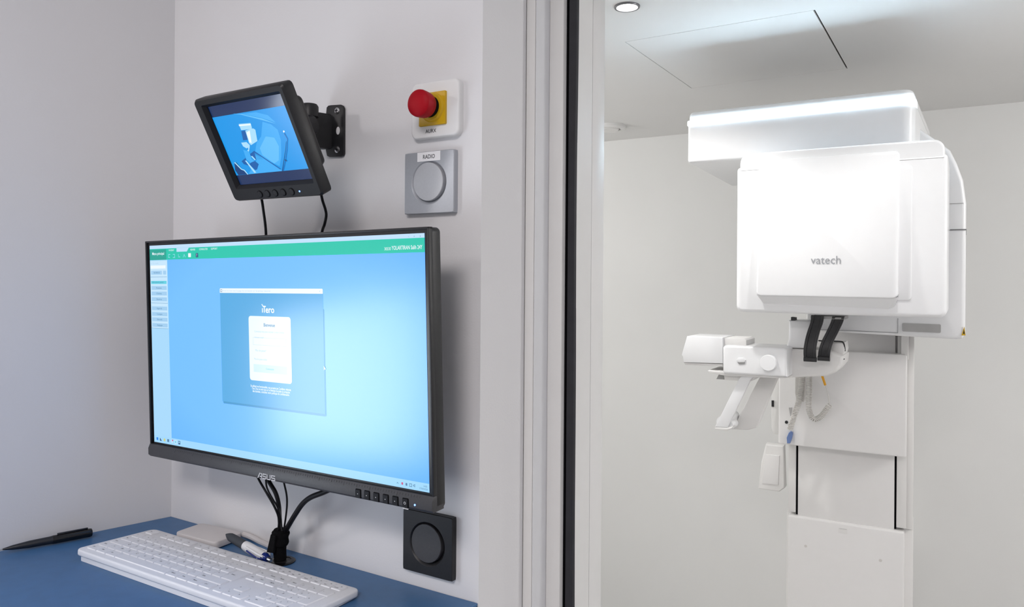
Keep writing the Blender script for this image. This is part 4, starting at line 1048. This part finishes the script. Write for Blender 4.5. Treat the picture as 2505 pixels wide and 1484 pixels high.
poly_part('bite_post', [(1929, 783), (1985, 784), (1975, 853), (1922, 852), (1928, 828)], 2.075, 2.16, M_MACH, 0.008, seg=3)
poly_part('bite_post_cap', [(1935, 775), (1946, 776), (1946, 784), (1935, 784)], 2.08, 2.10, M_MBLK, 0.0)
poly_part('side_block', [(2032, 838), (2064, 838), (2066, 856), (2060, 878), (2032, 878)], 2.09, 2.17, M_MACHS, 0.004)
# hand grip
poly_part('hand_grip', [(1814, 919), (1843, 921), (1836, 928), (1779, 1046), (1749, 1044), (1808, 926)], 2.02, 2.032, M_MACH, 0.0018)
poly_part('hand_grip_heel', [(1749, 1044), (1779, 1046), (1792, 1043), (1790, 1048), (1776, 1054), (1748, 1050)], 2.02, 2.05, M_MACHS, 0.002)
poly_part('hand_grip_rear', [(1858, 922), (1902, 922), (1850, 1046), (1828, 1052), (1790, 1050)], 2.12, 2.15, M_MACHS, 0.005)
gx, gz = X_(1768, 1033, 2.035); bm = BM(); add_lathe(bm, [(0.0175, 0), (0.0175, 0.11)], toY((gx, 2.145, gz)), 28); finish('hand_grip_roller', bm, M_MACH, XM)
gx, gz = X_(1783, 1042, 2.03); bm = BM(); add_lathe(bm, [(0.0110, 0), (0.0110, 0.05)], toY((gx, 2.085, gz)), 28); finish('hand_grip_pin', bm, M_MACH, XM)
# black temple supports
def band(name, pts, wpx, Y):
    bm = BM(); P = smooth_path([py(x, y, Y) for x, y in pts], 6); rows = []
    w2 = wpx
    for i, p in enumerate(P):
        f = i / (len(P) - 1); bend = 0.018 * (f * 2 - 1) ** 2
        prof = ((-w2, 0.004), (-w2, -0.003), (-w2 * 0.55, -0.003), (-w2 * 0.5, 0.0), (w2 * 0.5, 0.0), (w2 * 0.55, -0.003), (w2, -0.003), (w2, 0.004))
        rows.append([bm.verts.new((p.x + a, p.y + b - bend, p.z)) for a, b in prof])
    for a, b in zip(rows, rows[1:]):
        for k3 in range(8): bm.faces.new((a[k3], a[(k3 + 1) % 8], b[(k3 + 1) % 8], b[k3]))
    bm.faces.new(rows[0]); bm.faces.new(rows[-1])
    ob = finish(name, bm, M_MBLK, XM)
    e_ = P[-1]
    bm = BM(); add_tube(bm, [Vector((e_.x - w2 - 0.0005, e_.y - 0.018, e_.z + 0.002)), Vector((e_.x + w2 + 0.0005, e_.y - 0.018, e_.z + 0.002))], 0.0062, 16, 0); finish('hinge_barrel', bm, M_MBLK, ob)
    return ob
band('temple_support', [(2003, 770), (1999, 788), (1990, 812), (1984, 836), (1982, 858), (1985, 879)], 0.0148, 2.035)
band('temple_support', [(2054, 772), (2048, 788), (2036, 812), (2024, 836), (2018, 858), (2018, 877)], 0.0140, 2.045)
poly_part('support_mount', [(1983, 772), (2066, 774), (2066, 781), (1983, 779)], 2.03, 2.10, M_MGREY, 0.001)
bm = BM(); add_tube(bm, [py(2002, 833, 2.09), py(2030, 834, 2.09), py(2056, 835, 2.09), py(2063, 838, 2.09), py(2066, 848, 2.095), py(2067, 858, 2.10)], 0.0018, 8, 6); finish('wire_loop', bm, M_MBLK, XM)
bm = BM(); add_tube(bm, [py(2066, 877, 2.085), py(2061, 880, 2.085), py(2055, 880, 2.085)], 0.0012, 6, 4); finish('wire_end', bm, M_MBLK, XM)

# column, turned a little
CM = Matrix.Translation((-0.30, 2.40, 0)) @ Matrix.Rotation(math.radians(3.0), 4, 'Z')
def cpt(x, y, dy=0.0):
    M2 = CM @ Matrix.Translation((0, dy, 0)); q = pp(x, y, M2); return (q.x, q.z)
def col_part(name, bm, m, smooth=35, parent=XM):
    bmesh.ops.transform(bm, matrix=CM, verts=bm.verts); return finish(name, bm, m, parent, smooth)
xl, xr = cpt(1927, 1260)[0], cpt(2213, 1300)[0]
ztop = (cpt(1927, 1262)[1] + cpt(2212, 1298)[1]) / 2
bm = BM(); add_box(bm, xl, xr, 0, 0.05, 0.03, ztop, 0.006, 3); lp = col_part('lower_panel', bm, M_MACHP)
bm = BM(); add_box(bm, xl - 0.008, xr + 0.022, 0.035, 0.17, 0.03, ztop + 0.004, 0.004); col_part('lower_column', bm, M_MACHS)
bm = BM(); add_box(bm, xl - 0.12, xr + 0.12, -0.25, 0.2, 0.0, 0.03, 0.008); col_part('base_plate', bm, M_MACHS)
gl, gr_ = cpt(1952, 1180, 0.012)[0], cpt(2188, 1200, 0.012)[0]
bm = BM(); add_box(bm, gl, gr_, 0.012, 0.05, ztop - 0.1, Z(-0.16), 0.001); col_part('inner_guide', bm, M_MACHP)
bm = BM(); add_box(bm, xl, gl - 0.0062, 0.010, 0.05, ztop + 0.008, Z(-0.16), 0.001); col_part('guide_edge', bm, M_MACHS)
bm = BM(); add_box(bm, gr_ + 0.0055, xr + 0.004, 0.010, 0.05, ztop + 0.008, Z(-0.16), 0.001); col_part('guide_edge', bm, M_MACHS)
bm = BM(); add_box(bm, xr + 0.003, xr + 0.021, 0.02, 0.16, ztop + 0.004, Z(-0.14), 0.003); col_part('rear_column', bm, M_MACHS)
bm = BM(); add_box(bm, gl - 0.006, gl, 0.020, 0.05, ztop - 0.02, Z(-0.30)); col_part('slot', bm, M_DARK, 0)
bm = BM(); add_box(bm, gr_, gr_ + 0.0053, 0.020, 0.05, ztop - 0.02, Z(-0.30)); col_part('slot', bm, M_DARK, 0)
# carriage
yc = -0.045
k0, k1 = cpt(1904, 1086, yc), cpt(2217, 1118, yc); kt = (cpt(2100, 862, yc)[1])
bm = BM(); add_prism(bm, rrect(k0[0], k1[0], (k0[1] + k1[1]) / 2, kt, 0.006, 4), yc, 0.009, 'Y', 0.004, 3); cg = col_part('carriage', bm, M_MACHP)
u0, u1 = cpt(2204, 880, yc - 0.0), cpt(2229, 820, yc)
bm = BM(); add_box(bm, u0[0], u1[0] - 0.006, yc + 0.01, 0.16, u0[1], Z(-0.13), 0.003); col_part('rail_cover', bm, M_MACHS)
bm = BM(); add_box(bm, k0[0] + 0.10, u0[0], 0.03, 0.15, kt - 0.02, Z(-0.13)); col_part('upper_recess', bm, M_MACHS, 0)
s_ = cpt(2162, 838, 0.03); bm = BM(); add_lathe(bm, [(0.006, 0), (0.006, 0.002), (0, 0.0025)], toY((s_[0], 0.03, s_[1])), 16); col_part('bolt', bm, M_MGREY)
# details on the carriage
a0 = cpt(1935, 996, yc); a1 = cpt(1930, 1020, yc)
bm = BM(); add_prism(bm, [cpt(1930, 996, yc), cpt(1938, 996, yc), cpt(1934, 1019, yc)], yc - 0.004, yc + 0.001, 'Y'); col_part('bracket_tongue', bm, M_MGREY, 0)
a0 = cpt(1924, 1032, yc); bm = BM(); add_lathe(bm, [(0.0048, 0), (0.0045, 0.003), (0, 0.0035)], toY((a0[0], yc, a0[1])), 14); col_part('bolt', bm, M_MBLK)
bm = BM(); add_prism(bm, [cpt(1926, 1068, yc), cpt(1931, 1056, yc), cpt(1938, 1051, yc), cpt(1941, 1058, yc), cpt(1938, 1072, yc), cpt(1934, 1082, yc), cpt(1927, 1082, yc)], yc - 0.014, yc, 'Y', 0.001, 1); col_part('blue_clip', bm, M_BLUEC)
a0, a1 = cpt(2051, 1301, 0), cpt(2073, 1291, 0)
bm = BM(); add_box(bm, a0[0], a1[0], -0.0006, 0.001, a0[1], a1[1] - 0.002); col_part('name_plate', bm, M_MACHS, 0)
text('name_plate_lettering', 'vatech', 0.0022, M_LOGO, XM, CM @ face_xz(a0[0] + 0.002, -0.0009, a1[1] - 0.0055), a1[0] - a0[0] - 0.004)
for (x, y) in ((1971, 1335), (2154, 1370)):
    a0 = cpt(x, y, 0); bm = BM(); add_lathe(bm, [(0.0042, -0.001), (0.0042, 0.0006), (0, 0.0008)], toY((a0[0], 0, a0[1])), 16); col_part('cover_cap', bm, M_CORD)
# pale parts left of the column
bm = BM(); add_prism(bm, [cpt(1887, 905, 0.10), cpt(1912, 905, 0.10), cpt(1912, 1062, 0.10), cpt(1895, 1062, 0.10), cpt(1889, 1056, 0.10), cpt(1887, 1046, 0.10)], 0.10, 0.16, 'Y', 0.003, 2); sd = col_part('side_rail', bm, M_MACHS)
bm = BM(); add_prism(bm, [cpt(1887.5, 979, 0.098), cpt(1893, 979, 0.098), cpt(1893, 994, 0.098), cpt(1887.5, 994, 0.098)], 0.096, 0.101, 'Y', 0.0005, 1); col_part('latch', bm, M_MBLK)
bm = BM(); add_prism(bm, [cpt(1873, 1086, 0.06), cpt(1917, 1091, 0.06), cpt(1920, 1193, 0.06), cpt(1906, 1203, 0.06), cpt(1855, 1195, 0.06), cpt(1862, 1130, 0.06)], 0.06, 0.10, 'Y', 0.005, 3); col_part('hand_switch_holder', bm, M_MACHS)
bm = BM(); add_prism(bm, [cpt(1870, 1110, 0.057), cpt(1907, 1114, 0.057), cpt(1904, 1186, 0.057), cpt(1864, 1182, 0.057)], 0.056, 0.062, 'Y', 0.002, 2); col_part('holder_pocket', bm, M_MACHP)
# coiled cords
Yc_ = 2.30
bm = BM(); add_tube(bm, coil([py(1963, 918, Yc_), py(1959, 950, Yc_), py(1953, 985, Yc_), py(1943, 1015, Yc_ - 0.01), py(1932, 1052, Yc_ - 0.01)], 0.0072, 40, 10), 0.0016, 6, 0); finish('coiled_cord', bm, M_CORD, XM)
bm = BM(); add_tube(bm, coil([py(1980, 918, Yc_), py(1979, 960, Yc_), py(1979, 1000, Yc_), py(1990, 1024, Yc_), py(2008, 1018, Yc_), py(2030, 990, Yc_)], 0.0070, 46, 10), 0.0016, 6, 0); finish('coiled_cord', bm, M_CORD, XM)
bm = BM(); add_tube(bm, [py(2030, 990, Yc_), py(2026, 965, Yc_), py(2019, 941, Yc_)], 0.0012, 6, 5); finish('straight_cord', bm, M_CORD, XM)
bm = BM(); add_tube(bm, [py(2019, 942, Yc_), py(2011, 918, Yc_)], 0.0034, 10, 0); finish('strain_relief', bm, M_ORANGE, XM)
poly_part('hand_switch', [(1945, 922), (1968, 922), (1968, 975), (1966, 983), (1948, 980), (1944, 960)], 2.315, 2.335, M_CORD, 0.004)

# ================================================================== CEILING FITTINGS OF THE X-RAY ROOM
dl = thing('ceiling_downlight', 'lit round recessed downlight in the ceiling next to the door frame', 'downlight', (-0.70, 1.672, CEIL))
c_ = pz(1534, 15.5, CEIL)
bm = BM(); add_lathe(bm, [(0.031, 0.0), (0.031, -0.0015), (0.0300, -0.004), (0.0256, -0.004), (0.0250, 0.002)], Matrix.Translation(c_), 48, False); finish('trim_ring', bm, M_RING, dl)
bm = BM(); add_lathe(bm, [(0.0250, -0.0012), (0, -0.0016)], Matrix.Translation(c_), 40, False); finish('lens', bm, M_LAMP, dl)
c_ = pz(1486, 309, CEIL)
dv = thing('ceiling_vent', 'round pale unlit vent disc in the ceiling half hidden by the door frame', 'vent', tuple(c_))
bm = BM(); add_lathe(bm, [(0.080, 0), (0.080, -0.010), (0.074, -0.016), (0.060, -0.017), (0.057, -0.010)], Matrix.Translation(c_), 48, False); finish('rim', bm, M_CEIL, dv)
bm = BM(); add_lathe(bm, [(0.050, -0.001), (0.050, -0.014), (0.046, -0.018), (0, -0.019)], Matrix.Translation(c_), 48, False); finish('disc', bm, M_MACHS, dv)
bm = BM(); add_lathe(bm, [(0.058, -0.0005), (0, -0.0005)], Matrix.Translation(c_), 40, False); finish('throat', bm, M_MGREY, dv)
